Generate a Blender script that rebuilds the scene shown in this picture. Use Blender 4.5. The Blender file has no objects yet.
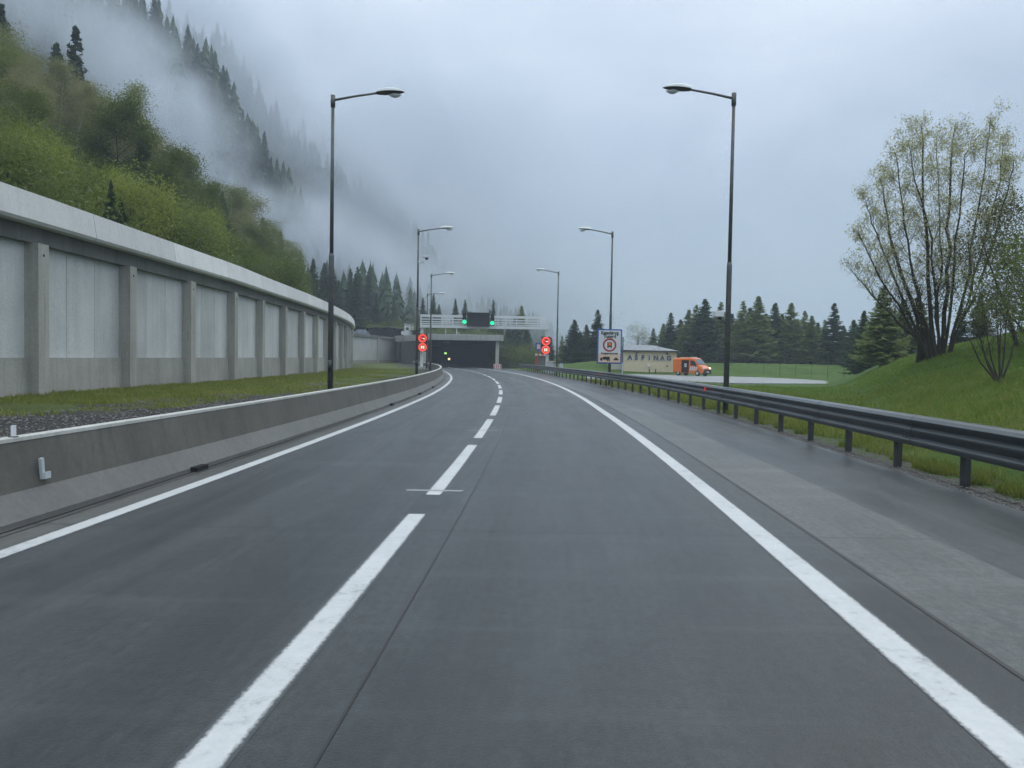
import bpy, math, random
import numpy as np
from mathutils import Vector, Matrix
R = math.radians
random.seed(7)
rng = np.random.default_rng(7)
SC = bpy.context.scene
COL = SC.collection

# ------------------------------------------------------------------ materials
def new_mat(name):
    m = bpy.data.materials.new(name); m.use_nodes = True
    nt = m.node_tree
    return m, nt, nt.nodes['Principled BSDF']

def node(nt, kind, **kw):
    n = nt.nodes.new(kind)
    for k, v in kw.items():
        if k in n.inputs.keys() if isinstance(k, str) else False: n.inputs[k].default_value = v
        else: setattr(n, k, v)
    return n

def ramp(nt, stops, fac=None):
    n = nt.nodes.new('ShaderNodeValToRGB'); e = n.color_ramp.elements
    while len(e) < len(stops): e.new(0.5)
    for i, (p, c) in enumerate(stops):
        e[i].position = p; e[i].color = (*c, 1) if len(c) == 3 else c
    if fac is not None: nt.links.new(fac, n.inputs[0])
    return n

def noise(nt, scale, detail=4, rough=.6, vec=None, sc=None, dist=0):
    n = nt.nodes.new('ShaderNodeTexNoise'); n.inputs['Scale'].default_value = scale
    n.inputs['Detail'].default_value = detail; n.inputs['Roughness'].default_value = rough
    n.inputs['Distortion'].default_value = dist
    if vec is not None:
        if sc is not None:
            mp = nt.nodes.new('ShaderNodeMapping'); mp.inputs['Scale'].default_value = sc
            nt.links.new(vec, mp.inputs[0]); vec = mp.outputs[0]
        nt.links.new(vec, n.inputs['Vector'])
    return n

def mix(nt, a, b, fac, blend='MIX'):
    n = nt.nodes.new('ShaderNodeMix'); n.data_type = 'RGBA'; n.blend_type = blend
    for sock, v in ((n.inputs[6], a), (n.inputs[7], b), (n.inputs[0], fac)):
        if hasattr(v, 'is_linked') or hasattr(v, 'links'): nt.links.new(v, sock)
        elif isinstance(v, (int, float)): sock.default_value = v
        else: sock.default_value = (*v, 1)
    return n.outputs[2]

def mathn(nt, op, a, b=0.0, c=None):
    n = nt.nodes.new('ShaderNodeMath'); n.operation = op
    for i, v in enumerate((a, b) if c is None else (a, b, c)):
        if hasattr(v, 'links'): nt.links.new(v, n.inputs[i])
        else: n.inputs[i].default_value = v
    return n.outputs[0]

def coords(nt, which='Object'):
    return nt.nodes.new('ShaderNodeTexCoord').outputs[which]

def bump(nt, b, h, strength=.3, dist=.02):
    n = nt.nodes.new('ShaderNodeBump'); n.inputs['Strength'].default_value = strength
    n.inputs['Distance'].default_value = dist
    nt.links.new(h, n.inputs['Height']); nt.links.new(n.outputs[0], b.inputs['Normal'])

def simple(name, c1, c2=None, scale=3, rough=.6, metal=0, bmp=.0, sc=None, spec=.5, detail=5):
    m, nt, b = new_mat(name)
    b.inputs['Roughness'].default_value = rough; b.inputs['Metallic'].default_value = metal
    b.inputs['Specular IOR Level'].default_value = spec
    n = noise(nt, scale, detail, .62, coords(nt), sc or (1, 1, 1))
    c2 = c2 or tuple(min(1, x * 1.25) for x in c1)
    r = ramp(nt, [(.3, c1), (.7, c2)], n.outputs[0]); nt.links.new(r.outputs[0], b.inputs['Base Color'])
    if bmp: bump(nt, b, n.outputs[0], bmp)
    return m

def emit(name, c, s):
    m, nt, b = new_mat(name)
    b.inputs['Base Color'].default_value = (*c, 1); b.inputs['Emission Color'].default_value = (*c, 1)
    b.inputs['Emission Strength'].default_value = s
    return m

def concrete(name, c1, c2, streak=.5, rough=.75, stain=(.10, .10, .095), panel=None, low_dark=0.0):
    """weathered concrete: fine grain, blotches, rain streaks that run downwards"""
    m, nt, b = new_mat(name)
    co = coords(nt)
    big = noise(nt, .55, 5, .6, co); fine = noise(nt, 14, 4, .7, co)
    st = noise(nt, 1.0, 4, .65, co, (2.6, 2.6, .13))
    base = ramp(nt, [(.3, c1), (.72, c2)], big.outputs[0]).outputs[0]
    sm = ramp(nt, [(.47, (0, 0, 0)), (.75, (1, 1, 1))], st.outputs[0]).outputs[0]
    f = mathn(nt, 'MULTIPLY', sm, streak)
    base = mix(nt, base, stain, f)
    g = ramp(nt, [(.3, (.82, .82, .82)), (.7, (1.1, 1.1, 1.1))], fine.outputs[0]).outputs[0]
    base = mix(nt, base, g, .8, 'MULTIPLY')
    drip = noise(nt, 1.0, 5, .7, co, (7, 7, .35)); dm = ramp(nt, [(.56, (0, 0, 0)), (.66, (1, 1, 1))], drip.outputs[0]).outputs[0]
    base = mix(nt, base, tuple(x * .8 for x in stain), mathn(nt, 'MULTIPLY', dm, streak * .7))
    spot = noise(nt, 3.2, 6, .8, co); smk = ramp(nt, [(.62, (0, 0, 0)), (.72, (1, 1, 1))], spot.outputs[0]).outputs[0]
    base = mix(nt, base, (.11, .115, .075), mathn(nt, 'MULTIPLY', smk, .35))
    oi = nt.nodes.new('ShaderNodeObjectInfo'); rv = nt.nodes.new('ShaderNodeMapRange'); rv.inputs['To Min'].default_value = .84; rv.inputs['To Max'].default_value = 1.06
    nt.links.new(oi.outputs['Random'], rv.inputs[0])
    cmb = nt.nodes.new('ShaderNodeCombineColor')
    for q in range(3): nt.links.new(rv.outputs[0], cmb.inputs[q])
    base = mix(nt, base, cmb.outputs[0], 1.0, 'MULTIPLY')
    nt.links.new(base, b.inputs['Base Color']); b.inputs['Roughness'].default_value = rough
    bump(nt, b, fine.outputs[0], .25, .01)
    return m

def foliage(name, cols, rough=.55, trans=.0, rnd=.45):
    m, nt, b = new_mat(name)
    oi = nt.nodes.new('ShaderNodeObjectInfo')
    n = noise(nt, .9, 3, .6, coords(nt)); n2 = noise(nt, 7, 2, .6, coords(nt))
    v = mathn(nt, 'ADD', mathn(nt, 'MULTIPLY', n.outputs[0], .75), mathn(nt, 'MULTIPLY', n2.outputs[0], .35))
    v = mathn(nt, 'ADD', v, mathn(nt, 'MULTIPLY', mathn(nt, 'SUBTRACT', oi.outputs['Random'], .5), rnd))
    k = len(cols)
    r = ramp(nt, [(.22 + .6 * i / (k - 1), c) for i, c in enumerate(cols)], v)
    nt.links.new(r.outputs[0], b.inputs['Base Color']); b.inputs['Roughness'].default_value = rough
    b.inputs['Specular IOR Level'].default_value = .25
    if trans:
        t = nt.nodes.new('ShaderNodeBsdfTranslucent'); nt.links.new(r.outputs[0], t.inputs[0])
        ms = nt.nodes.new('ShaderNodeMixShader'); ms.inputs[0].default_value = trans
        out = nt.nodes['Material Output']
        nt.links.new(b.outputs[0], ms.inputs[1]); nt.links.new(t.outputs[0], ms.inputs[2]); nt.links.new(ms.outputs[0], out.inputs[0])
    return m

M = {}
def road_mat(name, c1, c2, joints, tracks=0.0, rough=(.34, .6), slot=5.0):
    m, nt, b = new_mat(name)
    uv = coords(nt, 'UV')
    sep = nt.nodes.new('ShaderNodeSeparateXYZ'); nt.links.new(uv, sep.inputs[0])
    U, V = sep.outputs[0], sep.outputs[1]
    streak = noise(nt, 1.0, 5, .6, uv, (1.9, .07, 1))
    blot = noise(nt, .45, 6, .65, uv, (1.2, .55, 1), dist=.6)
    fine = noise(nt, 55, 3, .7, uv); mid = noise(nt, 5, 5, .7, uv, (1, .35, 1))
    v = mathn(nt, 'ADD', mathn(nt, 'MULTIPLY', streak.outputs[0], .5), mathn(nt, 'MULTIPLY', blot.outputs[0], .5))
    base = ramp(nt, [(.38, c1), (.60, c2)], v).outputs[0]
    g = ramp(nt, [(.25, (.62, .62, .62)), (.75, (1.3, 1.3, 1.3))], fine.outputs[0]).outputs[0]
    base = mix(nt, base, g, .55, 'MULTIPLY')
    g2 = ramp(nt, [(.3, (.86, .86, .86)), (.7, (1.1, 1.1, 1.1))], mid.outputs[0]).outputs[0]
    base = mix(nt, base, g2, .8, 'MULTIPLY')
    gr1 = noise(nt, 16, 3, .8, uv, (1, .6, 1)); gr2 = noise(nt, 130, 2, .8, uv)
    base = mix(nt, base, ramp(nt, [(.36, (.70, .70, .70)), (.64, (1.35, 1.35, 1.35))], gr1.outputs[0]).outputs[0], .75, 'MULTIPLY')
    base = mix(nt, base, ramp(nt, [(.36, (.5, .5, .5)), (.64, (1.6, 1.6, 1.6))], gr2.outputs[0]).outputs[0], .8, 'MULTIPLY')
    pat = noise(nt, .28, 4, .6, uv, (1, .45, 1), dist=1.2); pm = ramp(nt, [(.50, (0, 0, 0)), (.60, (1, 1, 1))], pat.outputs[0]).outputs[0]
    base = mix(nt, base, tuple(x * 1.25 for x in c2), mathn(nt, 'MULTIPLY', pm, .40))
    if joints:
        for cx_ in (.32, -3.0):
            dd = mathn(nt, 'ABSOLUTE', mathn(nt, 'SUBTRACT', mathn(nt, 'ABSOLUTE', mathn(nt, 'SUBTRACT', U, cx_)), .82))
            tm = nt.nodes.new('ShaderNodeMapRange'); tm.interpolation_type = 'SMOOTHSTEP'; tm.inputs['From Min'].default_value = .12; tm.inputs['From Max'].default_value = .5; tm.inputs['To Min'].default_value = .34; tm.inputs['To Max'].default_value = 0
            nt.links.new(dd, tm.inputs[0]); base = mix(nt, base, tuple(x * .8 for x in c1), tm.outputs[0])
    trk = noise(nt, 1.0, 6, .75, uv, (16, .5, 1))
    g3 = ramp(nt, [(.3, (.80, .80, .80)), (.7, (1.2, 1.2, 1.2))], trk.outputs[0]).outputs[0]
    base = mix(nt, base, g3, .7, 'MULTIPLY')
    # wet sheen painted as lighter colour in irregular bands across the carriageway
    band = noise(nt, 1.0, 5, .75, uv, (.12, 1.3, 1))
    bm = ramp(nt, [(.54, (0, 0, 0)), (.68, (1, 1, 1))], band.outputs[0]).outputs[0]
    base = mix(nt, base, tuple(x * 1.7 for x in c2), mathn(nt, 'MULTIPLY', bm, .36))
    if joints:
        wob = mathn(nt, 'MULTIPLY', noise(nt, 3, 2, .6, uv).outputs[0], .05)
        fr = mathn(nt, 'FRACT', mathn(nt, 'DIVIDE', mathn(nt, 'ADD', V, wob), slot))
        d = mathn(nt, 'ABSOLUTE', mathn(nt, 'SUBTRACT', fr, .5))
        j = mathn(nt, 'LESS_THAN', d, .0035)
        base = mix(nt, base, tuple(x * .45 for x in c1), mathn(nt, 'MULTIPLY', j, .7))
    nt.links.new(base, b.inputs['Base Color'])
    b.inputs['Specular IOR Level'].default_value = .34
    rr = nt.nodes.new('ShaderNodeMapRange'); rr.inputs['From Min'].default_value = .35; rr.inputs['From Max'].default_value = .65
    rr.inputs['To Min'].default_value = rough[0]; rr.inputs['To Max'].default_value = rough[1]
    nt.links.new(v, rr.inputs[0]); nt.links.new(rr.outputs[0], b.inputs['Roughness'])
    bump(nt, b, fine.outputs[0], .35, .008)
    return m

M['road'] = road_mat('carriageway_concrete', (.020, .0235, .0245), (.048, .054, .056), True, rough=(.27, .5))
M['gutter'] = road_mat('gutter_concrete', (.05, .053, .05), (.10, .102, .097), True)
M['shoulder'] = road_mat('shoulder_concrete', (.04, .046, .048), (.075, .082, .084), True)
M['band'] = road_mat('light_concrete_band', (.062, .068, .068), (.105, .112, .110), True)
M['asphalt'] = road_mat('hard_shoulder_asphalt', (.028, .034, .037), (.052, .059, .063), False, rough=(.3, .52))
M['service'] = road_mat('service_road', (.20, .21, .215), (.30, .31, .315), False)

def paint(name, c=.62, half=.12, base_c=(.05, .056, .06)):
    """road paint: the strip mesh is a little wider than the line and its edge crumbles into the carriageway colour"""
    m, nt, b = new_mat(name)
    co = coords(nt); uv = coords(nt, 'UV'); sep = nt.nodes.new('ShaderNodeSeparateXYZ'); nt.links.new(uv, sep.inputs[0])
    n = noise(nt, 9, 6, .8, co); n2 = noise(nt, 1.3, 4, .7, co); n3 = noise(nt, 38, 4, .75, co)
    v = mathn(nt, 'ADD', mathn(nt, 'MULTIPLY', n.outputs[0], .6), mathn(nt, 'MULTIPLY', n2.outputs[0], .4))
    r = ramp(nt, [(.33, (c * .45, c * .47, c * .48)), (.46, (c * .86, c * .88, c * .88)), (.62, (c, c * 1.01, c * 1.01))], v)
    e = mathn(nt, 'ADD', mathn(nt, 'ABSOLUTE', sep.outputs[0]), mathn(nt, 'MULTIPLY', mathn(nt, 'SUBTRACT', mathn(nt, 'ADD', mathn(nt, 'MULTIPLY', n.outputs[0], .5), mathn(nt, 'MULTIPLY', n3.outputs[0], .5)), .5), .10))
    k = nt.nodes.new('ShaderNodeMapRange'); k.inputs['From Min'].default_value = half - .012; k.inputs['From Max'].default_value = half + .012
    nt.links.new(e, k.inputs[0])
    nt.links.new(mix(nt, r.outputs[0], base_c, k.outputs[0]), b.inputs['Base Color']); b.inputs['Roughness'].default_value = .45
    bump(nt, b, n3.outputs[0], .2, .004)
    return m
M['paint_lane'] = paint('lane_paint', .62, .088)
M['paint'] = paint('road_paint', .62, .112); M['paint_thin'] = paint('thin_road_paint', .34, 5)
M['seam'] = simple('bitumen_seam', (.012, .012, .013), (.02, .02, .022), 8, .5)
M['slot'] = simple('dark_recess', (.008, .008, .008), (.012, .012, .012), 8, .9)

M['barrier'] = concrete('barrier_concrete', (.095, .09, .075), (.155, .148, .128), .55, .7, (.075, .078, .074))
M['barrier_foot'] = concrete('barrier_foot_concrete', (.15, .152, .142), (.21, .21, .195), .35, .7, (.10, .10, .10))
M['barrier_cap'] = concrete('barrier_cap_concrete', (.46, .46, .43), (.58, .58, .54), .2)
M['fascia'] = concrete('fascia_concrete', (.70, .70, .68), (.80, .80, .78), .25, .7, (.45, .45, .44))
M['beam'] = concrete('beam_concrete', (.15, .15, .135), (.22, .22, .20), .6, .8, (.08, .08, .07))
M['column'] = concrete('column_concrete', (.40, .385, .34), (.52, .50, .45), .45, .8, (.19, .185, .16))
M['panel'] = concrete('panel_concrete', (.54, .56, .55), (.67, .68, .66), .4, .75, (.40, .41, .39))
M['plinth'] = concrete('plinth_concrete', (.33, .32, .285), (.44, .425, .385), .45, .8, (.22, .215, .19))
M['portal'] = concrete('portal_concrete', (.44, .45, .44), (.58, .59, .57), .3)
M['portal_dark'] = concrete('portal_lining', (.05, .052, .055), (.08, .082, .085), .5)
M['cream'] = simple('cream_render', (.66, .57, .38), (.74, .65, .46), 2, .8)
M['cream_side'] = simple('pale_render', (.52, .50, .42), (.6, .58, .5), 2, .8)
M['steel'] = simple('weathered_steel', (.045, .05, .052), (.075, .08, .082), 5, .5, .3, .1)
M['rail'] = simple('wet_galvanised_rail', (.055, .066, .07), (.10, .115, .12), 2, .32, .4, .06, (1, .2, 1))
M['pole'] = simple('lamp_pole_steel', (.09, .095, .09), (.15, .155, .15), 4, .5, .4, .1)
M['white_steel'] = simple('galvanised_gantry', (.70, .73, .74), (.80, .82, .83), 3, .5, .0)
M['shell'] = simple('lamp_shell', (.62, .65, .64), (.72, .75, .74), 4, .4)
M['dark'] = simple('dark_plastic', (.02, .021, .022), (.035, .036, .038), 5, .5)
M['glassy'] = simple('lamp_bowl', (.55, .58, .6), (.65, .68, .7), 5, .12)
M['white'] = simple('white_plastic', (.70, .72, .73), (.8, .82, .83), 5, .4)
M['orange'] = simple('orange_paint', (.80, .17, .02), (.86, .21, .03), 2, .3)
M['glass'] = simple('dark_window_glass', (.03, .04, .05), (.05, .06, .07), 2, .08)
M['windscreen'] = simple('windscreen_glass', (.10, .13, .15), (.15, .18, .2), 2, .06)
M['tyre'] = simple('tyre_rubber', (.015, .015, .016), (.03, .03, .03), 9, .8)
M['blue'] = simple('sign_blue', (.03, .10, .42), (.04, .12, .48), 2, .4)
M['signwhite'] = simple('sign_white', (.72, .73, .74), (.78, .79, .8), 2, .4)
M['peach'] = simple('sign_peach', (.80, .58, .44), (.84, .62, .48), 2, .4)
M['black'] = simple('sign_black', (.012, .012, .014), (.02, .02, .022), 2, .5)
M['red'] = simple('sign_red', (.42, .015, .03), (.5, .02, .04), 2, .4)
M['signorange'] = simple('sign_orange', (.9, .2, .03), (.95, .24, .04), 2, .4)
M['navy'] = simple('navy_letters', (.03, .05, .10), (.045, .065, .12), 2, .4)
M['letterback'] = simple('letter_white', (.68, .7, .74), (.74, .76, .8), 2, .4)
M['roofmetal'] = simple('wet_sheet_roof', (.12, .14, .16), (.26, .29, .32), 1.5, .5, .1)
M['brown'] = simple('dark_wood', (.05, .045, .04), (.08, .07, .06), 6, .8)
M['redpost'] = simple('red_paint', (.45, .06, .04), (.55, .08, .05), 4, .5)
M['cabinet'] = simple('grey_cabinet', (.46, .50, .52), (.55, .59, .61), 3, .5)
M['led_red'] = emit('led_red', (1.0, .02, .015), .75)
M['led_ring'] = emit('led_ring', (1.0, .09, .05), .95)
M['led_white'] = emit('led_white', (1.0, .88, .65), .9)
M['led_green'] = emit('signal_green', (.01, .85, .36), 1.5)
M['headlight_lit'] = emit('headlight_lit', (1, .95, .85), 2.0)
M['reflector_red_glow'] = emit('red_reflector_glow', (.9, .02, .02), .35)  # passive reflector, no lamp: weak emission imitates the light it throws back
M['tunnel_lamp'] = emit('tunnel_lamp_lit', (1.0, .78, .35), 1.6)
M['tunnel_green'] = emit('tunnel_exit_light', (.5, 1.0, .2), 1.6)
M['bark'] = simple('dark_bark', (.030, .026, .020), (.06, .052, .042), 9, .9, 0, .4, (1, 1, .3))
M['bark_birch'] = simple('pale_birch_bark', (.30, .30, .27), (.50, .49, .45), 5, .8, 0, .2, (1, 1, .6))
M['bark_willow'] = simple('willow_bark', (.035, .030, .022), (.065, .056, .042), 9, .9, 0, .4, (1, 1, .3))
M['fir'] = foliage('fir_needles', [(.022, .052, .026), (.045, .09, .04), (.078, .135, .055)], .55, .25)
M['spruce_light'] = foliage('larch_needles', [(.15, .20, .06), (.22, .28, .09), (.30, .35, .13)], .5, .45)
M['leaf_mid'] = foliage('broad_leaves_mid', [(.07, .10, .022), (.12, .165, .036), (.19, .235, .055)], .5, .4)
M['leaf_bright'] = foliage('young_bright_leaves', [(.11, .155, .022), (.20, .255, .04), (.30, .34, .07)], .5, .45)
M['leaf_olive'] = foliage('olive_spring_leaves', [(.11, .14, .034), (.175, .21, .052), (.25, .28, .085)], .5, .4)
M['leaf_birch'] = foliage('birch_spring_leaves', [(.17, .18, .07), (.24, .245, .10), (.32, .31, .15)], .5, .4)
M['leaf_willow'] = foliage('willow_spring_leaves', [(.30, .30, .12), (.42, .42, .18), (.52, .50, .26)], .5, .35)
M['leaf_autumn'] = foliage('brown_green_leaves', [(.07, .08, .025), (.12, .12, .04), (.16, .145, .055)], .5, .2)
M['blade'] = foliage('grass_blades', [(.13, .16, .03), (.20, .24, .045), (.33, .31, .10)], .6, .35, 0)
M['blade_dark'] = foliage('lush_grass_blades', [(.10, .17, .025), (.16, .25, .04), (.24, .32, .07)], .6, .4, 0)
M['stone'] = simple('verge_gravel', (.10, .095, .09), (.26, .25, .24), 30, .85, 0, .3)

# ------------------------------------------------------------------ mesh helpers
class MB:
    def __init__(s): s.v = []; s.f = []; s.mi = []; s.mats = []
    def _m(s, mat):
        if mat not in s.mats: s.mats.append(mat)
        return s.mats.index(mat)
    def add(s, vs, fs, mat=None):
        o = len(s.v); s.v.extend([tuple(v) for v in vs]); k = s._m(mat)
        for f in fs: s.f.append(tuple(i + o for i in f)); s.mi.append(k)
    def box(s, c, d, mat=None, rz=0, mtx=None, taper=1.0, rx=0):
        x, y, z = [k / 2 for k in d]
        vs = [Vector((sx * x * (taper if sz > 0 else 1), sy * y * (taper if sz > 0 else 1), sz * z)) for sz in (-1, 1) for sy in (-1, 1) for sx in (-1, 1)]
        mt = mtx if mtx is not None else Matrix.Translation(c) @ Matrix.Rotation(rz, 4, 'Z') @ Matrix.Rotation(rx, 4, 'X')
        vs = [mt @ v for v in vs]
        s.add(vs, [(0, 2, 3, 1), (4, 5, 7, 6), (0, 1, 5, 4), (2, 6, 7, 3), (0, 4, 6, 2), (1, 3, 7, 5)], mat)
    def tube(s, path, radii, n=8, mat=None, caps=True):
        path = [Vector(p) for p in path]
        if not hasattr(radii, '__len__'): radii = [radii] * len(path)
        vs = []; up = Vector((0, 0, 1))
        for i, p in enumerate(path):
            t = (path[min(i + 1, len(path) - 1)] - path[max(i - 1, 0)]).normalized()
            a = t.cross(up if abs(t.z) < .95 else Vector((1, 0, 0))).normalized(); b = t.cross(a).normalized()
            for k in range(n):
                w = 2 * math.pi * k / n
                vs.append(p + (a * math.cos(w) + b * math.sin(w)) * radii[i])
        fs = []
        for i in range(len(path) - 1):
            for k in range(n):
                fs.append((i * n + k, i * n + (k + 1) % n, (i + 1) * n + (k + 1) % n, (i + 1) * n + k))
        if caps: fs.append(tuple(range(n))[::-1]); fs.append(tuple(range((len(path) - 1) * n, len(path) * n)))
        s.add(vs, fs, mat)
    def loft(s, secs, mat=None, closed=False, caps=False):
        """sections: lists of points, all the same length"""
        n = len(secs[0]); vs = [p for q in secs for p in q]; fs = []
        for i in range(len(secs) - 1):
            for k in range(n if closed else n - 1):
                k2 = (k + 1) % n
                fs.append((i * n + k, i * n + k2, (i + 1) * n + k2, (i + 1) * n + k))
        if caps: fs.append(tuple(range(n))[::-1]); fs.append(tuple(range((len(secs) - 1) * n, len(secs) * n)))
        s.add(vs, fs, mat)
    def prism(s, pts, y0, y1, mat=None, mtx=None):
        """polygon pts in XZ extruded from y0 to y1"""
        mtx = mtx or Matrix.Identity(4); n = len(pts)
        vs = [mtx @ Vector((p[0], y0, p[1])) for p in pts] + [mtx @ Vector((p[0], y1, p[1])) for p in pts]
        fs = [tuple(range(n)), tuple(range(n, 2 * n))[::-1]] + [(i, i + n, (i + 1) % n + n, (i + 1) % n) for i in range(n)]
        s.add(vs, fs, mat)
    def build(s, name, mat=None, parent=None, smooth=False, loc=None, bevel=0):
        me = bpy.data.meshes.new(name); me.from_pydata(s.v, [], s.f)
        for k in (s.mats if s.mats else [None]): me.materials.append(k or mat)
        me.polygons.foreach_set('material_index', s.mi)
        if smooth: me.polygons.foreach_set('use_smooth', [True] * len(s.f))
        me.update()
        o = bpy.data.objects.new(name, me); COL.objects.link(o)
        if parent: o.parent = parent
        if loc: o.location = loc
        if bevel:
            bv = o.modifiers.new('bevel', 'BEVEL'); bv.width = bevel; bv.segments = 2; bv.limit_method = 'ANGLE'
        return o

def tag(o, label=None, cat=None, group=None, kind=None):
    for k, v in (('label', label), ('category', cat), ('group', group), ('kind', kind)):
        if v: o[k] = v
    return o
def empty(name, loc=(0, 0, 0), rz=0, label=None, cat=None, group=None):
    o = bpy.data.objects.new(name, None); COL.objects.link(o); o.location = loc; o.rotation_euler = (0, 0, rz)
    o.empty_display_size = .3
    return tag(o, label, cat, group)
def copy_tree(root, loc, rz=0, sc=1.0, label=None, group=None):
    def cp(o, par):
        c = o.copy(); COL.objects.link(c); c.parent = par
        for ch in o.children: cp(ch, c)
        return c
    c = cp(root, None); c.location = loc; c.rotation_euler = (0, 0, rz)
    c.scale = sc if hasattr(sc, '__len__') else (sc, sc, sc)
    if label: c['label'] = label
    if group: c['group'] = group
    return c

# ------------------------------------------------------------------ camera
CH = 1.7
cam_d = bpy.data.cameras.new('camera'); cam = bpy.data.objects.new('camera', cam_d); COL.objects.link(cam)
cam_d.sensor_width = 36; cam_d.lens = 770 / 1024 * 36; cam_d.clip_end = 6000; cam_d.clip_start = .1
PITCH = math.atan(26 / 770)
cam.matrix_world = Matrix.Translation((0, 0, CH)) @ Matrix.Rotation(R(90) - PITCH, 4, 'X') @ Matrix.Rotation(R(1.0), 4, 'Z')
SC.camera = cam
CI = cam.matrix_world.inverted()
def proj(p):
    q = CI @ Vector(p)
    if q.z > -.1: return None
    return 512 + 770 * q.x / -q.z, 384 - 770 * q.y / -q.z
def at(px, py, d):
    """world point at forward distance d (metres along the road axis) seen at that place"""
    v = cam.matrix_world.to_3x3() @ Vector(((px - 512) / 770, (384 - py) / 770, -1))
    return Vector((0, 0, CH)) + v * (d / v.y)

# ------------------------------------------------------------------ road geometry
def base(y):
    if y > 115: return base(115) - .200 * (y - 115)
    if y < -2: return base(-2) + .065 * (y + 2)
    return .0611 * y - .000948 * y * y - 1.1e-6 * y ** 3
def c_dash(y): return base(y) - 1.44
def c_left(y): return base(y) - 4.56 - .008 * max(0, y - 35)
def c_right(y): return base(y) + 2.07 + .010 * max(0, y - 25)
def c_bar(y): return c_left(y) - .55                     # foot of the barrier
def o_rail(y): return float(np.interp(y, [-20, 35, 50, 71, 90, 110, 130], [5.72, 5.68, 5.35, 5.2, 5.9, 6.9, 8]))
def c_rail(y): return base(y) + o_rail(y)
def c_asph(y): return c_rail(y) - .12
WY = [-30, 0, 22, 38, 43.6, 49, 54.4, 59.8, 65.2, 70.6, 76, 81.4, 86.8, 92, 97.5, 103, 110, 118, 128, 141, 155, 200]
WX = [-13.6, -13.65, -13.7, -14.0, -14.4, -14.7, -15.0, -15.4, -15.9, -16.45, -17.05, -17.75, -18.6, -19.5, -20.5, -21.7, -23.4, -25.2, -27.0, -26.0, -23.4, -33]
def c_wall(y): return float(np.interp(y, WY, WX))
def sm(a, b, x):
    t = min(1, max(0, (x - a) / (b - a))); return t * t * (3 - 2 * t)
def gl(y): return float(np.interp(y, [0, 25, 60, 100, 160], [.42, .40, .28, .2, .4]))   # level behind the barrier
_h = [[random.random() for _ in range(64)] for _ in range(64)]
def vn(x, y):
    i, j = math.floor(x), math.floor(y); fx, fy = x - i, y - j
    fx = fx * fx * (3 - 2 * fx); fy = fy * fy * (3 - 2 * fy)
    g = lambda a, b: _h[a % 64][b % 64]
    return (g(i, j) * (1 - fx) + g(i + 1, j) * fx) * (1 - fy) + (g(i, j + 1) * (1 - fx) + g(i + 1, j + 1) * fx) * fy
def fbm(x, y): return (vn(x, y) + .5 * vn(x * 2.1, y * 2.1) + .25 * vn(x * 4.3, y * 4.3)) / 1.75
def g_right(x, y):
    """ground east of the guardrail"""
    m = float(np.interp(x - .4 * y, [-1, 1, 2, 3.6, 5.2, 8, 11, 20, 60], [0, .08, .35, 1.2, 1.95, 2.7, 3.4, 4.8, 6]))
    w = float(np.interp(y, [-30, 0, 20, 28, 36, 60, 75, 130], [.1, .2, .5, .78, 1.08, 1, .6, .5]))
    back = 1.5 * sm(88, 101, y) * sm(-2, 14, x)
    z = max(m * w, back)
    z += (fbm(x * .3, y * .3) - .5) * .25 * sm(9, 16, x) * (0 if 8 < x < 31 and 54 < y < 90 and m * w < 1 else 1)
    return z

# ground: one sheet whose columns follow the road, the verges and the foot of the wall
offs = []
cols = []
for v in (-1500, -700, -300, -150, -90, -55): cols.append((lambda y, v=v: v, lambda x, y: -.3, 0))
cols.append((lambda y: c_wall(y) - 3, lambda x, y: gl(y), .0))
for k in range(17):
    t = k / 16
    cols.append((lambda y, t=t: c_wall(y) * (1 - t) + (c_bar(y) - .62) * t,
                 lambda x, y, t=t: gl(y) + (fbm(x * .9, y * .5) - .5) * .14 * math.sin(math.pi * t) , t))
cols.append((lambda y: c_bar(y) - .45, lambda x, y: gl(y), 1))
cols.append((lambda y: c_bar(y) - .35, lambda x, y: -.06, 1))
for t in (0, .25, .5, .75, 1): cols.append((lambda y, t=t: c_left(y) * (1 - t) + (c_asph(y) - .1) * t, lambda x, y: -.06, 2))
cols.append((lambda y: c_asph(y) + .1, lambda x, y: -.035, 2))
cols.append((lambda y: c_asph(y) + .35, lambda x, y: .0, 3))
cols.append((lambda y: c_asph(y) + .8, lambda x, y: .01, 3))
for k in range(40):
    o = 1.3 + k * .9 + .02 * k * k
    cols.append((lambda y, o=o: c_asph(y) + o, g_right, 4))
for o in (75, 90, 120, 200, 350, 700, 1500): cols.append((lambda y, o=o: max(o, c_asph(y) + o - 4), g_right, 4))
rows = list(np.arange(-30, 60, 1.0)) + list(np.arange(60, 170, 2.0)) + [180, 200, 230, 270, 330, 420, 550, 750, 1000, 1500, 2500]
gv = []; gf = []; nC = len(cols); ga = []
for y in rows:
    for fx, fz, a in cols:
        yy = min(y, 170); x = fx(yy) if abs(fx(yy)) < 140 else fx(yy)
        gv.append((x, y, fz(x, yy))); ga.append(a)
for i in range(len(rows) - 1):
    for k in range(nC - 1):
        gf.append((i * nC + k, i * nC + k + 1, (i + 1) * nC + k + 1, (i + 1) * nC + k))
me = bpy.data.meshes.new('ground'); me.from_pydata(gv, [], gf); me.polygons.foreach_set('use_smooth', [True] * len(gf))
at_ = me.attributes.new('zone', 'FLOAT', 'POINT'); at_.data.foreach_set('value', [float(a) for a in ga])
m, nt, b = new_mat('ground_cover')
co = coords(nt)
zn = nt.nodes.new('ShaderNodeAttribute'); zn.attribute_name = 'zone'; Z = zn.outputs['Fac']
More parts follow.
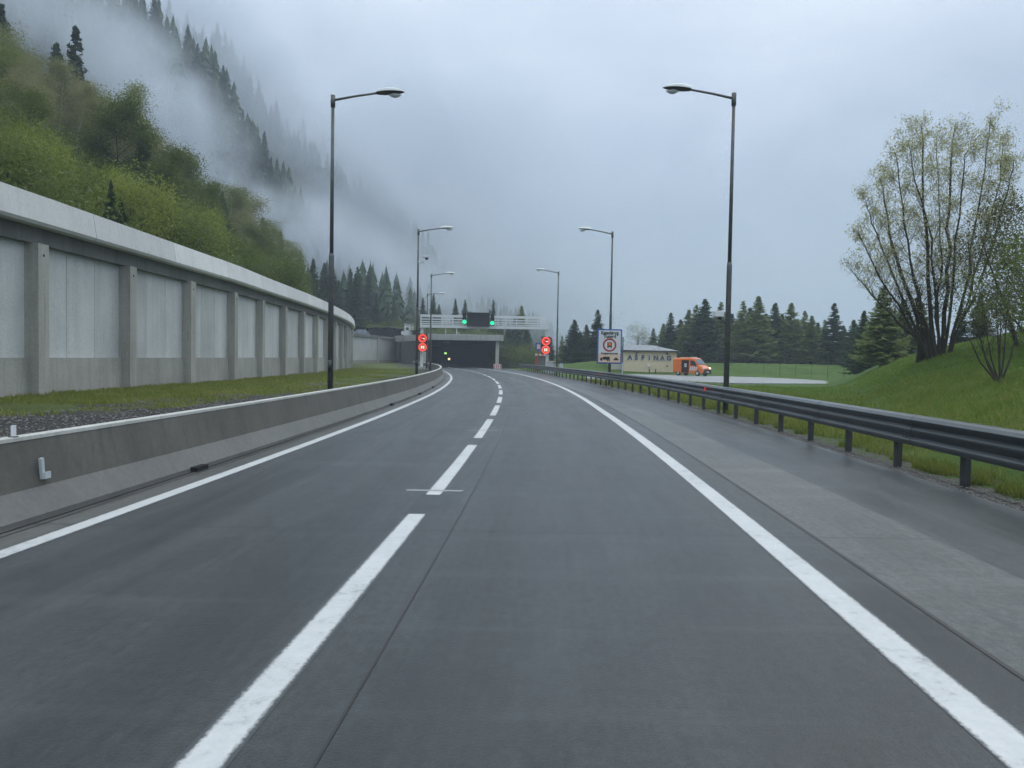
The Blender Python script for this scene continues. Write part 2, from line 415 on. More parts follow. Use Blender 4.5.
n1 = noise(nt, .35, 5, .65, co); n2 = noise(nt, 4.5, 5, .7, co); n3 = noise(nt, 40, 3, .7, co)
v = mathn(nt, 'ADD', mathn(nt, 'MULTIPLY', n1.outputs[0], .5), mathn(nt, 'MULTIPLY', n2.outputs[0], .5))
grassR = ramp(nt, [(.34, (.045, .09, .014)), (.5, (.075, .14, .024)), (.66, (.13, .19, .04))], v).outputs[0]
grassL = ramp(nt, [(.34, (.060, .085, .022)), (.5, (.10, .13, .032)), (.66, (.17, .17, .06))], v).outputs[0]
soil = ramp(nt, [(.3, (.022, .022, .021)), (.7, (.10, .098, .092))], n3.outputs[0]).outputs[0]
gravel = ramp(nt, [(.3, (.06, .055, .05)), (.7, (.26, .25, .23))], n3.outputs[0]).outputs[0]
# soil strip nearer the barrier: wide close to the camera, broken into patches farther on
sp = nt.nodes.new('ShaderNodeSeparateXYZ'); nt.links.new(nt.nodes.new('ShaderNodeNewGeometry').outputs['Position'], sp.inputs[0])
far = nt.nodes.new('ShaderNodeMapRange'); far.inputs['From Min'].default_value = 12; far.inputs['From Max'].default_value = 34
far.inputs['To Min'].default_value = .20; far.inputs['To Max'].default_value = -.12; nt.links.new(sp.outputs[1], far.inputs[0])
s1 = mathn(nt, 'ADD', mathn(nt, 'ADD', Z, far.outputs[0]), mathn(nt, 'MULTIPLY', mathn(nt, 'SUBTRACT', n1.outputs[0], .5), 1.5))
s1 = mathn(nt, 'ADD', s1, mathn(nt, 'MULTIPLY', mathn(nt, 'SUBTRACT', n2.outputs[0], .5), .45))
s1 = nt.nodes.new('ShaderNodeMapRange') if False else ramp(nt, [(.56, (0, 0, 0)), (.68, (1, 1, 1))], s1).outputs[0]
left = mix(nt, grassL, soil, s1)
isR = mathn(nt, 'GREATER_THAN', Z, 1.4)
s2 = ramp(nt, [(.46, (1, 1, 1)), (.54, (0, 0, 0))], mathn(nt, 'ADD', mathn(nt, 'MULTIPLY', mathn(nt, 'SUBTRACT', Z, 3.0), .5), n2.outputs[0])).outputs[0]
right = mix(nt, grassR, gravel, s2)
nt.links.new(mix(nt, left, right, isR), b.inputs['Base Color'])
b.inputs['Roughness'].default_value = .9; b.inputs['Specular IOR Level'].default_value = .2
bump(nt, b, mathn(nt, 'ADD', n2.outputs[0], n3.outputs[0]), .8, .08)
me.materials.append(m)
ground = bpy.data.objects.new('ground', me); COL.objects.link(ground); tag(ground, kind='structure')

# road: strips side by side in one mesh, UV = (metres across, metres along)
ys = list(np.arange(-12, 130, 1.0)) + list(np.arange(130, 200, 5.0))
def strip(name, fl, fr, mat, z, n=1, parent=None, y0=None, y1=None, ystep=ys, ref=base):
    vs = []; fs = []; uvs = []
    yy = [y for y in ystep if (y0 is None or y >= y0) and (y1 is None or y <= y1)]
    for y in yy:
        a, c = fl(y), fr(y)
        for k in range(n + 1):
            x = a + (c - a) * k / n; vs.append((x, y, z)); uvs.append((x - ref(y), y))
    for i in range(len(yy) - 1):
        for k in range(n):
            p = i * (n + 1) + k; fs.append((p, p + 1, p + n + 2, p + n + 1))
    me = bpy.data.meshes.new(name); me.from_pydata(vs, [], fs); ul = me.uv_layers.new(name='UVMap')
    for p in me.polygons:
        for li in p.loop_indices: ul.data[li].uv = uvs[me.loops[li].vertex_index]
    me.materials.append(mat)
    o = bpy.data.objects.new(name, me); COL.objects.link(o)
    if parent: o.parent = parent
    return o
road = strip('road', lambda y: c_left(y) - .12, lambda y: base(y) + 2.58, M['road'], 0, 6); tag(road, kind='structure')
strip('gutter', lambda y: c_bar(y) - .1, lambda y: c_left(y) - .12, M['gutter'], .0, 1, road)
strip('light_concrete_strip', lambda y: base(y) + 2.58, lambda y: base(y) + 3.85 - .012 * min(y, 40), M['band'], 0, 2, road)
strip('hard_shoulder', lambda y: base(y) + 3.85 - .012 * min(y, 40), c_asph, M['asphalt'], 0, 3, road)
strip('road_seam', lambda y: base(y) + 2.565, lambda y: base(y) + 2.60, M['seam'], .004, 1, road, -8, 45)
strip('road_seam', lambda y: c_dash(y) + .46, lambda y: c_dash(y) + .475, M['seam'], .004, 1, road, -8, 70)
strip('edge_line', lambda y: c_right(y) - .13, lambda y: c_right(y) + .13, M['paint'], .002, 1, road, ref=c_right)
strip('edge_line', lambda y: c_left(y) - .118, lambda y: c_left(y) + .118, M['paint_lane'], .002, 1, road, ref=c_left)
for a, c in ((-8, -3.5), (2.2, 8.25), (9.43, 14.9), (16.2, 21.2), (22.6, 27.4), (28.95, 33.4), (35.7, 40.6), (42.7, 48), (50, 55.5), (57.5, 63), (65, 71), (73, 79), (81, 87), (89, 96), (98, 106), (108, 116), (118, 126)):
    strip('lane_dash', lambda y: c_dash(y) - .118, lambda y: c_dash(y) + .118, M['paint_lane'], .002, 1, road, None, None, list(np.linspace(a, c, 6)), ref=c_dash)
for y in (9.72, 17.9, 29.6, 38.4, 47):
    strip('cross_mark', lambda t: c_dash(t) - .38, lambda t: c_dash(t) + .34, M['paint_thin'], .0035, 1, road, None, None, [y - .05, y + .05])
# dark foot joint along the barrier with its drain openings
strip('gutter_slot', lambda y: c_bar(y) + .035, lambda y: c_bar(y) + .065, M['slot'], .005, 1, road, -8, 90)
strip('gutter_slot', lambda y: c_bar(y) + .14, lambda y: c_bar(y) + .155, M['seam'], .005, 1, road, -8, 60)

# service road beyond the guardrail
sv = [at(*p, d).xy for p, d in (((596, 0), 92), ((700, 0), 88), ((770, 0), 84), ((812, 0), 78), ((836, 0), 73), ((847, 0), 68), ((840, 0), 62.5), ((760, 0), 59.5), ((700, 0), 61), ((640, 0), 60), ((592, 0), 62))]
mb = MB(); mb.add([(p[0], p[1], .07) for p in sv] + [(p[0], p[1], -.2) for p in sv],
                  [tuple(range(len(sv)))[::-1]] + [(i, (i + 1) % len(sv), (i + 1) % len(sv) + len(sv), i + len(sv)) for i in range(len(sv))], M['service'])
so = mb.build('service_road'); tag(so, kind='structure')
ul = so.data.uv_layers.new(name='UVMap')
for p in so.data.polygons:
    for li in p.loop_indices: ul.data[li].uv = so.data.vertices[so.data.loops[li].vertex_index].co.xy

# ------------------------------------------------------------------ concrete barrier
bar = empty('concrete_barrier', (c_bar(0), 0, 0), 0, 'long grey concrete crash barrier with a white cap along the carriageway edge', 'crash barrier')
def bar_strip(prof, name, mat, y0=-12, y1=150, parent=bar):
    a = y0
    while a < y1:
        e = y1
        mb = MB(); secs = []
        for y in np.linspace(a, e, 163):
            sl = (base(y + .5) - base(y - .5)); n = Vector((1, -sl, 0)).normalized()
            p = Vector((c_bar(y), y, 0)); secs.append([p + n * o + Vector((0, 0, z)) - bar.location for o, z in prof])
        mb.loft(secs, mat, closed=True, caps=True); mb.build(name, parent=parent); a = e
bar_strip([(0, -.05), (0, .05), (-.17, .29), (-.50, .29), (-.50, -.05)], 'barrier_foot', M['barrier_foot'])
bar_strip([(-.175, .29), (-.275, .775), (-.44, .775), (-.50, .29)], 'barrier_wall', M['barrier'])
bar_strip([(-.266, .775), (-.268, .812), (-.40, .816), (-.448, .775)], 'barrier_cap', M['barrier_cap'])
mb = MB(); secs = []
for y in np.arange(-12, 150, 1.0): secs.append([Vector((c_bar(y) + o, y, z)) - bar.location for o, z in ((-.2, -.04), (-.33, .76), (-.40, .76), (-.46, -.04))])
mb.loft(secs, M['beam'], closed=True, caps=True); mb.build('barrier_core', parent=bar)
for y in (11.1, 26.5, 34.5, 42):
    mb = MB(); mb.box((c_bar(y) + .02, y, .03), (.16, .36, .065), M['slot'], rz=-math.atan(base(y + .5) - base(y - .5)))
    o = mb.build('drain_opening'); o.parent = bar; o.matrix_parent_inverse = Matrix.Translation(bar.location).inverted()
p = at(16.5, 437, 6.95)
mb = MB(); mb.tube([(0, 0, 0), (0, 0, .115)], .024, 12, M['white']); mb.box((0, 0, .004), (.07, .06, .008), M['steel'])
o = mb.build('delineator', loc=(c_bar(7.75) - .33, 7.75, .815), smooth=False)
tag(o, 'small white reflector cylinder standing on top of the concrete barrier', 'reflector')
t = empty('barrier_reflector', (c_bar(7.95) - .19, 7.95, .47), 0, 'grey angled reflector bracket bolted to the road face of the concrete barrier', 'reflector')
mb = MB(); mb.box((0.015, 0, 0), (.03, .05, .22), M['cabinet'], rx=.12); mb.build('bracket', parent=t)
mb = MB(); mb.box((.04, .05, -.075), (.02, .10, .07), M['cabinet']); mb.build('foot_plate', parent=t)

# ------------------------------------------------------------------ retaining wall
wall = empty('retaining_wall', (c_wall(22), 22, gl(22)), 0, 'tall curved concrete retaining wall with ribs and a pale parapet', 'retaining wall')
def wloc(y): return Vector((c_wall(y), y, 0)) - wall.location
def wnorm(y):
    s = (c_wall(y + 2) - c_wall(y - 2)) / 4; return Vector((1, -s, 0)).normalized()
def wall_strip(prof, name, mat, y0, y1, step=1.8, par=wall, origin=None):
    mb = MB(); secs = []
    for y in np.linspace(y0, y1, max(2, int((y1 - y0) / step))):
        n = wnorm(y); secs.append([wloc(y) + n * o + Vector((0, 0, z)) for o, z in prof])
    mb.loft(secs, mat, closed=True, caps=True); return mb.build(name, parent=par)
coly = [22 + 5.4 * k for k in range(-4, 17)]
TOP = 6.0
for i in range(len(coly) - 1):       # panels and plinth bays between the ribs
    a, c = coly[i] + .2, coly[i + 1] - .2
    w = (c - a) / 3
    for k in range(3):
        wall_strip([(-.30, 1.45), (-.08, 1.45), (-.08, 4.72), (-.30, 4.72)], 'wall_panel', M['panel'], a + w * k + .012, a + w * (k + 1) - .012, .9)
    wall_strip([(-.32, -.2), (.06, -.2), (.02, 1.42), (.02, 1.47), (-.32, 1.47)], 'plinth', M['plinth'], a, c, .9)
wall_strip([(-.42, -.2), (-.34, -.2), (-.34, 4.7), (-.42, 4.7)], 'backing', M['beam'], coly[0], coly[-1])
wall_strip([(-.3, 4.70), (.16, 4.70), (.16, 5.18), (-.3, 5.18)], 'beam', M['beam'], coly[0], coly[-1] + .3)  # dark colour carries the shade of the recess under the parapet
# parapet in slabs with open joints
edges = [coly[0] + 6.0 * k for k in range(40) if coly[0] + 6.0 * k < coly[-1]] + [coly[-1] + .4]
for a, c in zip(edges[:-1], edges[1:]):
    wall_strip([(.1, 5.16), (.52, 5.16), (.58, 5.24), (.46, TOP), (.2, TOP + .03), (-.3, TOP), (-.3, 5.19), (.1, 5.19)], 'parapet_slab', M['fascia'], a + .015, c - .015, 1.2)
wall_strip([(.02, TOP + .05), (.06, TOP + .05), (.06, TOP + .09), (.02, TOP + .09)], 'parapet_rail', M['dark'], coly[0], coly[-1])
for y in coly:
    n = wnorm(y); rz = math.atan2(n.y, n.x); p = wloc(y)
    mb = MB(); mb.box((0, 0, 0), (.52, .50, 5.0), M['column'], mtx=Matrix.Translation(p + n * .06 + Vector((0, 0, 2.2))) @ Matrix.Rotation(rz, 4, 'Z'))
    mb.box((0, 0, 0), (.012, .07, .07), M['slot'], mtx=Matrix.Translation(p + n * .325 + Vector((0, 0, 4.38))) @ Matrix.Rotation(rz, 4, 'Z'))
    mb.build('column', parent=wall, bevel=.02)

# far wall and the ribbed wing beside the tunnel mouth
fw = empty('abutment_wall', (-26.5, 128, .3), 0, 'low far concrete wall of two broad panels behind the grass strip', 'wall')
A0, A1, A2 = Vector((-27.2, 126)), Vector((-24.9, 141)), Vector((-23.2, 154))
def wbox(p, q, z0, z1, th, mat, par, name, off=0, bv=0):
    d = q - p; L = d.length; rz = math.atan2(d.y, d.x); n = Vector((d.y, -d.x)) / L; c = (p + q) / 2 + n * off
    mb = MB(); mb.box((c.x - par.location.x, c.y - par.location.y, (z0 + z1) / 2 - par.location.z), (L, th, z1 - z0), mat, rz=rz)
    return mb.build(name, parent=par, bevel=bv)
wbox(A0, A1 - (A1 - A0).normalized() * .4, 0, 4.9, .4, M['panel'], fw, 'wall_panel')
o = wbox(A1 + (A2 - A1).normalized() * .4, A2, 0, 4.9, .4, M['portal'], fw, 'wall_panel'); tag(o, 'panel built of coursed stone blocks')
wbox(A1 - (A2 - A1).normalized() * .4, A1 + (A2 - A1).normalized() * .4, 0, 4.95, .9, M['column'], fw, 'pier')
wbox(A0, A2, 4.9, 5.35, .9, M['beam'], fw, 'coping', .1)
wbox(A0, A2, 0, .9, .5, M['plinth'], fw, 'plinth', .12)
for k in range(12):
    q = A0 + (A2 - A0) * (k / 11); mb = MB()
    mb.tube([(q.x - fw.location.x, q.y - fw.location.y, 5.05), (q.x - fw.location.x, q.y - fw.location.y, 5.65)], .03, 5, M['steel']); mb.build('fence_post', parent=fw)

# ------------------------------------------------------------------ tunnel portal
PD = 125.0
pl, pr = at(430, 367, PD), at(499, 365, PD)
PT = 4.42
por = empty('tunnel_portal', ((pl.x + pr.x) / 2, PD, 0), 0, 'concrete tunnel mouth with a flat roof slab over the dark opening', 'tunnel portal')
def L(v): return Vector(v) - por.location
mb = MB()   # roof slab, its left side swings back to the ribbed wing
f0, f1 = at(430, 338, PD), at(503.5, 338, PD)
slab_pts = [(f0.x, PD), (f1.x, PD - .6), (f1.x - 1, PD + 14), (-22.6, 155), (-23.4, 152)]
mb.add([L((x, y, PT)) for x, y in slab_pts] + [L((x, y, PT + .95 + (.25 if y > 140 else 0))) for x, y in slab_pts],
       [(4, 3, 2, 1, 0), (5, 6, 7, 8, 9)] + [(i, (i + 1) % 5, (i + 1) % 5 + 5, i + 5) for i in range(5)], M['portal'])
mb.build('roof_slab', parent=por, bevel=.04)
mb = MB(); q = at(497, 365, PD + .5)
mb.box(L((q.x, PD + .7, PT / 2)), (.55, .6, PT + .3), M['cream_side']); mb.build('column', parent=por, bevel=.03)
for k in range(7):
    t = (k + .3) / 7; x = f0.x + .5 + (-23.0 - f0.x) * t; y = PD + 1 + 27.5 * t
    if k == 0: x, y = f0.x - .9, PD + 1.2
    mb = MB(); mb.box(L((x, y, PT / 2)), (.55, .7, PT + .3), M['cream_side'] if k == 0 else M['column'], rz=.5); mb.build('column', parent=por)
mb = MB()
mb.add([L(p) for p in ((f0.x - .4, PD + 2.4, -.2), (-23.2, 155, -.2), (-23.2, 155, PT), (f0.x - .4, PD + 2.4, PT))], [(0, 1, 2, 3)], M['portal'])
mb.build('wing_panel', parent=por)
# bore: walls and ceiling follow the road inwards
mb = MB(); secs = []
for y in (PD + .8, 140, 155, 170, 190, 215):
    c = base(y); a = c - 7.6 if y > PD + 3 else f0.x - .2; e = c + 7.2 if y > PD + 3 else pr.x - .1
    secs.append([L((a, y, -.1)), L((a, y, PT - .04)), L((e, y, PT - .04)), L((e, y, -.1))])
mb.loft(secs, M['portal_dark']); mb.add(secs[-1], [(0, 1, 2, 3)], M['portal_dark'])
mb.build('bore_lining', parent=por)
for i, y in enumerate((131, 137, 146)):
    mb = MB(); mb.box(L((base(y) - 4.3 + (i % 2) * 4, y, PT - .16)), (1.2, .3, .12), M['white']); mb.build('ceiling_lamp', parent=por)
mb = MB(); p = at(445.5, 353.3, 150); mb.box(L(p), (.42, .1, .3), M['tunnel_green']); mb.box(L(p + Vector((0, .12, 0))), (.6, .12, .46), M['dark']); mb.build('exit_light', parent=por)
for px, py, d in ((449, 359, 155), (486.5, 360, 150)):
    mb = MB(); p = at(px, py, d); mb.box(L(p), (.4, .1, .4), M['tunnel_lamp']); mb.box(L(p + Vector((0, .12, 0))), (.62, .12, .62), M['dark']); mb.build('wall_lamp', parent=por)
# camera and mast on the slab
t = empty('surveillance_camera', (at(456.5, 335, PD + 1).x, PD + 1.2, PT + .95), 0, 'white camera on a short post with brace on the tunnel roof slab', 'camera')
mb = MB(); mb.tube([(0, 0, 0), (0, 0, .95)], .06, 8, M['white_steel']); mb.tube([(0, 0, .55), (.55, 0, 0)], .04, 6, M['white_steel']); mb.build('post', parent=t)
mb = MB(); mb.box((0, -.1, 1.15), (.42, .6, .36), M['white']); mb.box((0, -.42, 1.15), (.22, .05, .2), M['dark']); mb.build('camera_housing', parent=t, bevel=.03)
t = MB(); t.tube([(0, 0, 0), (0, 0, 1.0)], .04, 6, M['white_steel']); o = t.build('antenna_mast', loc=(at(445.5, 335, PD + 1).x, PD + 1.5, PT + .95))
tag(o, 'thin bare mast standing on the tunnel roof slab', 'mast')

# ------------------------------------------------------------------ gantry with board and signals
GD = 92.0
gL, gR = at(421.5, 367.5, GD), at(547, 365, GD)
gz0, gz1 = at(421, 327.2, GD).z, at(421, 315, GD).z
gan = empty('sign_gantry', ((gL.x + gR.x) / 2, GD, 0), 0, 'pale steel gantry with railings spanning the carriageway before the tunnel', 'gantry')
def G(x, z, y=0): return (x - gan.location.x, y, z)
xa, xb = at(420.6, 320, GD).x, at(548.5, 328, GD).x
mb = MB(); mb.box(G((xa + xb) / 2, gz0 + .12, 0), (xb - xa, 1.0, .34), M['white_steel']); mb.box(G((xa + xb) / 2, gz0 + .42, -.5), (xb - xa, .06, .12), M['white_steel']); mb.build('walkway_beam', parent=gan, bevel=.01)
for yy in (-.5, .5):
    mb = MB()
    for k, z in enumerate((.68, .98, 1.3, gz1 - gz0)):
        mb.box(G((xa + xb) / 2, gz0 + z, yy), (xb - xa, .07, .09), M['white_steel'])
    n = 12
    for k in range(n + 1): mb.box(G(xa + .04 + (xb - xa - .08) * k / n, gz0 + .24 + (gz1 - gz0 - .24) / 2, yy + .03), (.08, .06, gz1 - gz0 - .24), M['white_steel'])
    mb.build('railing', parent=gan)
for g, z0 in ((gL, .1), (gR, 0)):
    mb = MB(); mb.box(G(g.x, (gz0 + z0) / 2), (.34, .34, gz0 - z0), M['white_steel']); mb.box(G(g.x, z0 + .2), (.8, .8, .4), M['portal']); mb.build('post', parent=gan, bevel=.015)
def X(px, d=GD): return at(px, 360, d).x
def Zt(px, py, d=GD): return at(px, py, d).z
t = empty('message_board', (X(478), GD - .65, Zt(478, 326.8)), 0, 'blank dark electronic message board on the middle of the gantry', 'message board')
w = X(489.3) - X(466.8); h = Zt(478, 314) - Zt(478, 327.3)
mb = MB(); mb.box((0, 0, h / 2), (w, .3, h), M['steel']); mb.build('housing', parent=t)
mb = MB(); mb.box((0, -.16, h / 2), (w - .14, .02, h - .14), M['dark']); mb.build('display', parent=t)
mb = MB(); mb.box((0, -.22, h + .03), (w + .06, .5, .05), M['dark']); mb.build('hood', parent=t)
for px, pc, lab in ((464.2, 322, 'green lane signal hanging on the gantry, near side of the median'), (491.8, 323.2, 'green lane signal hanging on the gantry, over the wider lane')):
    lab = 'traffic light lit green just left of the dark message board' if px < 470 else 'traffic light lit green just right of the dark message board'
    t = empty('traffic_light', (X(px), GD - .62, Zt(px, pc + 2.6)), 0, lab, 'traffic light', 'green signals on the gantry')
    mb = MB(); mb.box((0, 0, .68), (.42, .16, 1.3), M['black']); mb.build('backboard', parent=t, bevel=.03)
    for k, z in enumerate((1.12, .72, .30)):
        mm = M['led_green'] if k == 2 else M['dark']
        mb = MB(); rr = .24 if k == 2 else .13
        mb.tube([(0, -.10, z), (0, -.14, z)], rr, 16, mm); mb.build('lens', parent=t)
        mb = MB(); mb.loft([[Vector((rr * 1.1 * math.cos(a), -.08 - e * .16, z + rr * 1.1 * math.sin(a))) for a in np.linspace(.3, math.pi - .3, 9)] for e in (0, 1)], M['black']); mb.build('visor', parent=t)

def led_sign(cx, cz, d, label, kind):
    t = empty('led_speed_sign', (cx, d, cz), 0, label, 'electronic sign', 'round red signs on the gantry posts')
    mb = MB(); mb.box((0, 0, 0), (1.08, .22, 1.06), M['black']); mb.build('housing', parent=t, bevel=.02)
    mb = MB(); n = 28
    for r0, r1, mat in ((.36, .50, M['led_ring']), (.28, .36, M['led_red'])):
        vs = [(r * math.cos(2 * math.pi * k / n), -.118, r * math.sin(2 * math.pi * k / n)) for r in (r0, r1) for k in range(n)]
        mb.add(vs, [(k, (k + 1) % n, (k + 1) % n + n, k + n) for k in range(n)], mat)
    mb.build('ring', parent=t)
    mb = MB()
    if kind == 0:   # two vehicles side by side, one red
        mb.prism([(-.24, -.12), (-.02, -.12), (-.02, .04), (-.07, .16), (-.19, .16), (-.24, .04)], -.122, -.116, M['led_red'])
        mb.prism([(.02, -.1), (.25, -.1), (.25, .02), (.20, .02), (.18, .03), (.02, .03)], -.122, -.116, M['led_white'])
    else:           # lorry seen from behind
        mb.prism([(-.2, -.13), (.2, -.13), (.2, .16), (-.2, .16)], -.122, -.116, M['led_white'])
        mb.prism([(-.06, -.05), (.06, -.05), (.06, .08), (-.06, .08)], -.127, -.123, M['red'])
        mb.prism([(-.17, -.2), (-.08, -.2), (-.08, -.14), (-.17, -.14)], -.122, -.116, M['led_white'])
        mb.prism([(.08, -.2), (.17, -.2), (.17, -.14), (.08, -.14)], -.122, -.116, M['led_white'])
    mb.build('pictogram', parent=t)
for px, py, k, lab in ((422.6, 338.2, 0, 'upper of the two glowing red round signs on the gantry post behind the barrier'),
                       (422.6, 347.2, 1, 'lower of the two glowing red round signs on the gantry post behind the barrier'),
                       (546, 341.2, 0, 'upper of the two glowing red round signs on the gantry post by the cabinets'),
                       (545.7, 349.8, 1, 'lower of the two glowing red round signs on the gantry post by the cabinets')):
    q = at(px, py, GD - .8); led_sign(q.x, q.z, GD - .7, lab, k)

# ------------------------------------------------------------------ street lamps
def make_lamp():
    t = empty('street_lamp', (0, 0, 0))
    mb = MB(); mb.tube([(0, 0, -.5), (0, 0, 4.2), (0, 0, 4.3)], [.078, .072, .062], 14, M['pole']); mb.box((0, -.09, .9), (.10, .02, .34), M['steel']); mb.build('lower_pole', parent=t, smooth=True)
    mb = MB(); mb.tube([(0, 0, 4.28), (0, 0, 8.95)], [.055, .044], 12, M['pole']); mb.tube([(0, 0, 8.7), (0, 0, 9.05)], .066, 12, M['pole']); mb.build('upper_pole', parent=t, smooth=True)
    mb = MB(); mb.tube([(0, 0, 8.9), (.6, 0, 9.03), (1.25, 0, 9.14)], [.038, .034, .032], 8, M['pole']); mb.build('arm', parent=t, smooth=True)
    hd = MB(); secs = []; N = 10
    for i in range(N + 1):
        u = i / N; w = .19 * math.sin(math.pi * min(1, (u * .86 + .14))) ** .6 + .006; hh = .14 * math.sin(math.pi * (u * .8 + .2)) ** .7 + .004
        if i == N: w = .01; hh = .008
        secs.append([Vector((1.2 + .78 * u, w * math.cos(a), 9.13 + .05 * u + hh * max(0, math.sin(a)) * 1.0)) for a in np.linspace(0, math.pi, 9)])
    hd.loft(secs, M['shell']); hd.add(secs[0], [tuple(range(9))], M['shell'])
    h = hd.build('lamp_head', parent=t, smooth=True)
    un = MB(); secs = []
    for i in range(N + 1):
        u = i / N; w = .185 * math.sin(math.pi * min(1, (u * .86 + .14))) ** .6 + .004; hh = .02 * math.sin(math.pi * (u * .8 + .2))
        if i == N: w = .008; hh = .004
        secs.append([Vector((1.2 + .77 * u, w * math.cos(a), 9.128 + .05 * u - hh * math.sin(a))) for a in np.linspace(0, math.pi, 9)])
    un.loft(secs, M['dark']); un.build('underside', parent=h, smooth=True)
    bo = MB(); secs = []
    for i in range(7):
        u = i / 6; r = math.sin(math.pi * (.04 + .92 * u))
        secs.append([Vector((1.52 + .36 * u, .12 * r * math.cos(a), 9.09 - .085 * r * math.sin(a))) for a in np.linspace(0, math.pi, 9)])
    bo.loft(secs, M['glassy']); bo.build('glass_bowl', parent=h, smooth=True)
    return t
lampL = [(328, 97, 333, 25.0), (415.5, 230, 418.5, 50.3), (430, 274.5, 431.5, 75.6), (426, 294, 427.5, 100)]
lampR = [(729, 95, 734, 25.2), (609.5, 232.5, 612.5, 51.2), (557.2, 272, 558.5, 76)]
lab = {('L', 0): 'tall grey street lamp in front of the ribbed wall, nearest of the barrier row',
       ('L', 1): 'grey street lamp behind the barrier carrying a small camera on its pole',
       ('L', 2): 'street lamp standing third in the row along the concrete barrier',
       ('L', 3): 'farthest and smallest street lamp of the row along the concrete barrier',
       ('R', 0): 'tall dark street lamp behind the guardrail with a white camera box on its pole',
       ('R', 1): 'street lamp behind the guardrail with the blue bordered tunnel sign fixed to it',
       ('R', 2): 'farthest street lamp behind the guardrail, beside the grey cabinets'}
proto = None
LAMP = {}
for side, lst in (('L', lampL), ('R', lampR)):
    for i, (pb, yt, pt, d) in enumerate(lst):
        top = at(pt, yt, d)
        z0 = gl(d) if side == 'L' else 0.0
        hh = top.z - z0
        loc = (top.x, d, z0); rz = 0 if side == 'L' else math.pi
        s = base(d + 1) - base(d - 1); rz += -math.atan(s / 2)
        if proto is None: proto = make_lamp(); tag(proto, cat='street lamp', group='street lamps along the road'); o = proto; o.location = loc; o.rotation_euler = (0, 0, rz)
        else: o = copy_tree(proto, loc, rz)
        o.scale = (1.17, 1.17, hh / 9.0); o['label'] = lab[(side, i)]; LAMP[(side, i)] = (top.x, d, z0, hh)
# camera on the second barrier lamp
x, d, z0, hh = LAMP[('L', 1)]
zc = at(418, 262, d).z
t = empty('pole_camera', (x, d, zc), 0, 'small dome camera on a white bracket halfway up a barrier side lamp pole', 'camera')
mb = MB(); mb.tube([(0, -.05, 0), (.42, -.05, 0)], .04, 6, M['cabinet']); mb.tube([(.33, -.05, 0), (.33, -.05, .38)], .03, 6, M['white']); mb.box((.12, -.05, -.03), (.16, .12, .14), M['white']); mb.build('bracket', parent=t)
mb = MB(); mb.box((.50, -.05, .36), (.38, .2, .16), M['white']); mb.tube([(.56, -.05, .30), (.56, -.05, .2), (.56, -.05, .14)], [.1, .11, .04], 10, M['dark']); mb.build('camera_head', parent=t, bevel=.02)
x, d, z0, hh = LAMP[('R', 0)]
zc = at(728, 322, d).z
t = empty('pole_camera', (x, d, zc), 0, 'white box camera on an arm fixed low on the tall guardrail side lamp pole', 'camera')
mb = MB(); mb.tube([(0, -.05, -.06), (-.18, -.05, .04), (-.28, -.05, .10)], .025, 6, M['pole']); mb.build('bracket', parent=t)
mb = MB(); mb.box((-.34, -.05, .25), (.30, .34, .19), M['white']); mb.tube([(-.28, -.05, .16), (-.28, -.05, .08)], .06, 10, M['dark']); mb.build('camera_head', parent=t, bevel=.02)

# ------------------------------------------------------------------ guardrail
gr = empty('guardrail', (c_rail(10), 10, 0), 0, 'long dark steel guardrail with ribbed beam on short posts beside the hard shoulder', 'guardrail')
RT = .90
prof = [(-.19, RT - .03), (-.19, RT), (-.05, RT + .006), (.01, RT - .012), (.055, RT - .055), (.048, RT - .075), (-.005, RT - .145), (-.005, RT - .155), (.05, RT - .205), (.05, RT - .225), (-.005, RT - .315), (-.005, RT - .325), (.05, RT - .375), (.05, RT - .40), (.02, RT - .45), (.005, RT - .455)]
def rail_loft(prof, y0, y1, st=1.0):
    mb = MB(); secs = []
    for y in np.arange(y0, y1 + .01, st):
        s = c_rail(y + .5) - c_rail(y - .5); n = Vector((-1, s, 0)).normalized()
        p = Vector((c_rail(y), y, 0)) - gr.location; p.z = 0
        secs.append([p + n * o + Vector((0, 0, z)) for o, z in prof])
    return mb, secs
y = -8.0
while y < 108:
    mb, secs = rail_loft(prof, y, min(y + 4.0, 109))
    mb.loft(secs, M['rail'])
    yb = max(y, -7.9); q2, sc2 = rail_loft([(o_ + .007, z_ ) for o_, z_ in prof], yb, yb + .34, .17); mb.loft(sc2, M['rail'])
    for yy in (yb + .06, yb + .17, yb + .28):
        for zz in (RT - .10, RT - .265, RT - .35): mb.box(Vector((c_rail(yy) - .03, yy, zz)) - Vector((gr.location.x, gr.location.y, 0)), (.04, .022, .022), M['pole'])
    o = mb.build('beam_section', parent=gr)
    sm_ = o.modifiers.new('thick', 'SOLIDIFY'); sm_.thickness = .005
    y += 4.0
k = 0
y = -7.65
while y < 109:
    s = c_rail(y + .5) - c_rail(y - .5); rz = -math.atan(s)
    p = Vector((c_rail(y) + .16, y, 0)) - gr.location; p.z = 0
    mb = MB(); mb.box(p + Vector((0, 0, .36)), (.085, .14, .92), M['steel'], rz=rz); mb.box(p + Vector((-.09, 0, .62)), (.10, .10, .30), M['steel'], rz=rz)
    mb.build('post', parent=gr, bevel=.008); y += 2.05; k += 1
for px, py in ((601.5, 372.9), (707.5, 387.2)):
    bestd = min(np.arange(8, 100, .25), key=lambda d: abs((proj((c_rail(d), d, .8)) or (9999, 0))[0] - px))
    mb = MB(); q = Vector((c_rail(bestd) - .09, bestd, RT - .14)) - gr.location; q.z = RT - .14
    mb.box(q, (.03, .10, .13), M['reflector_red_glow']); mb.build('reflector', parent=gr)

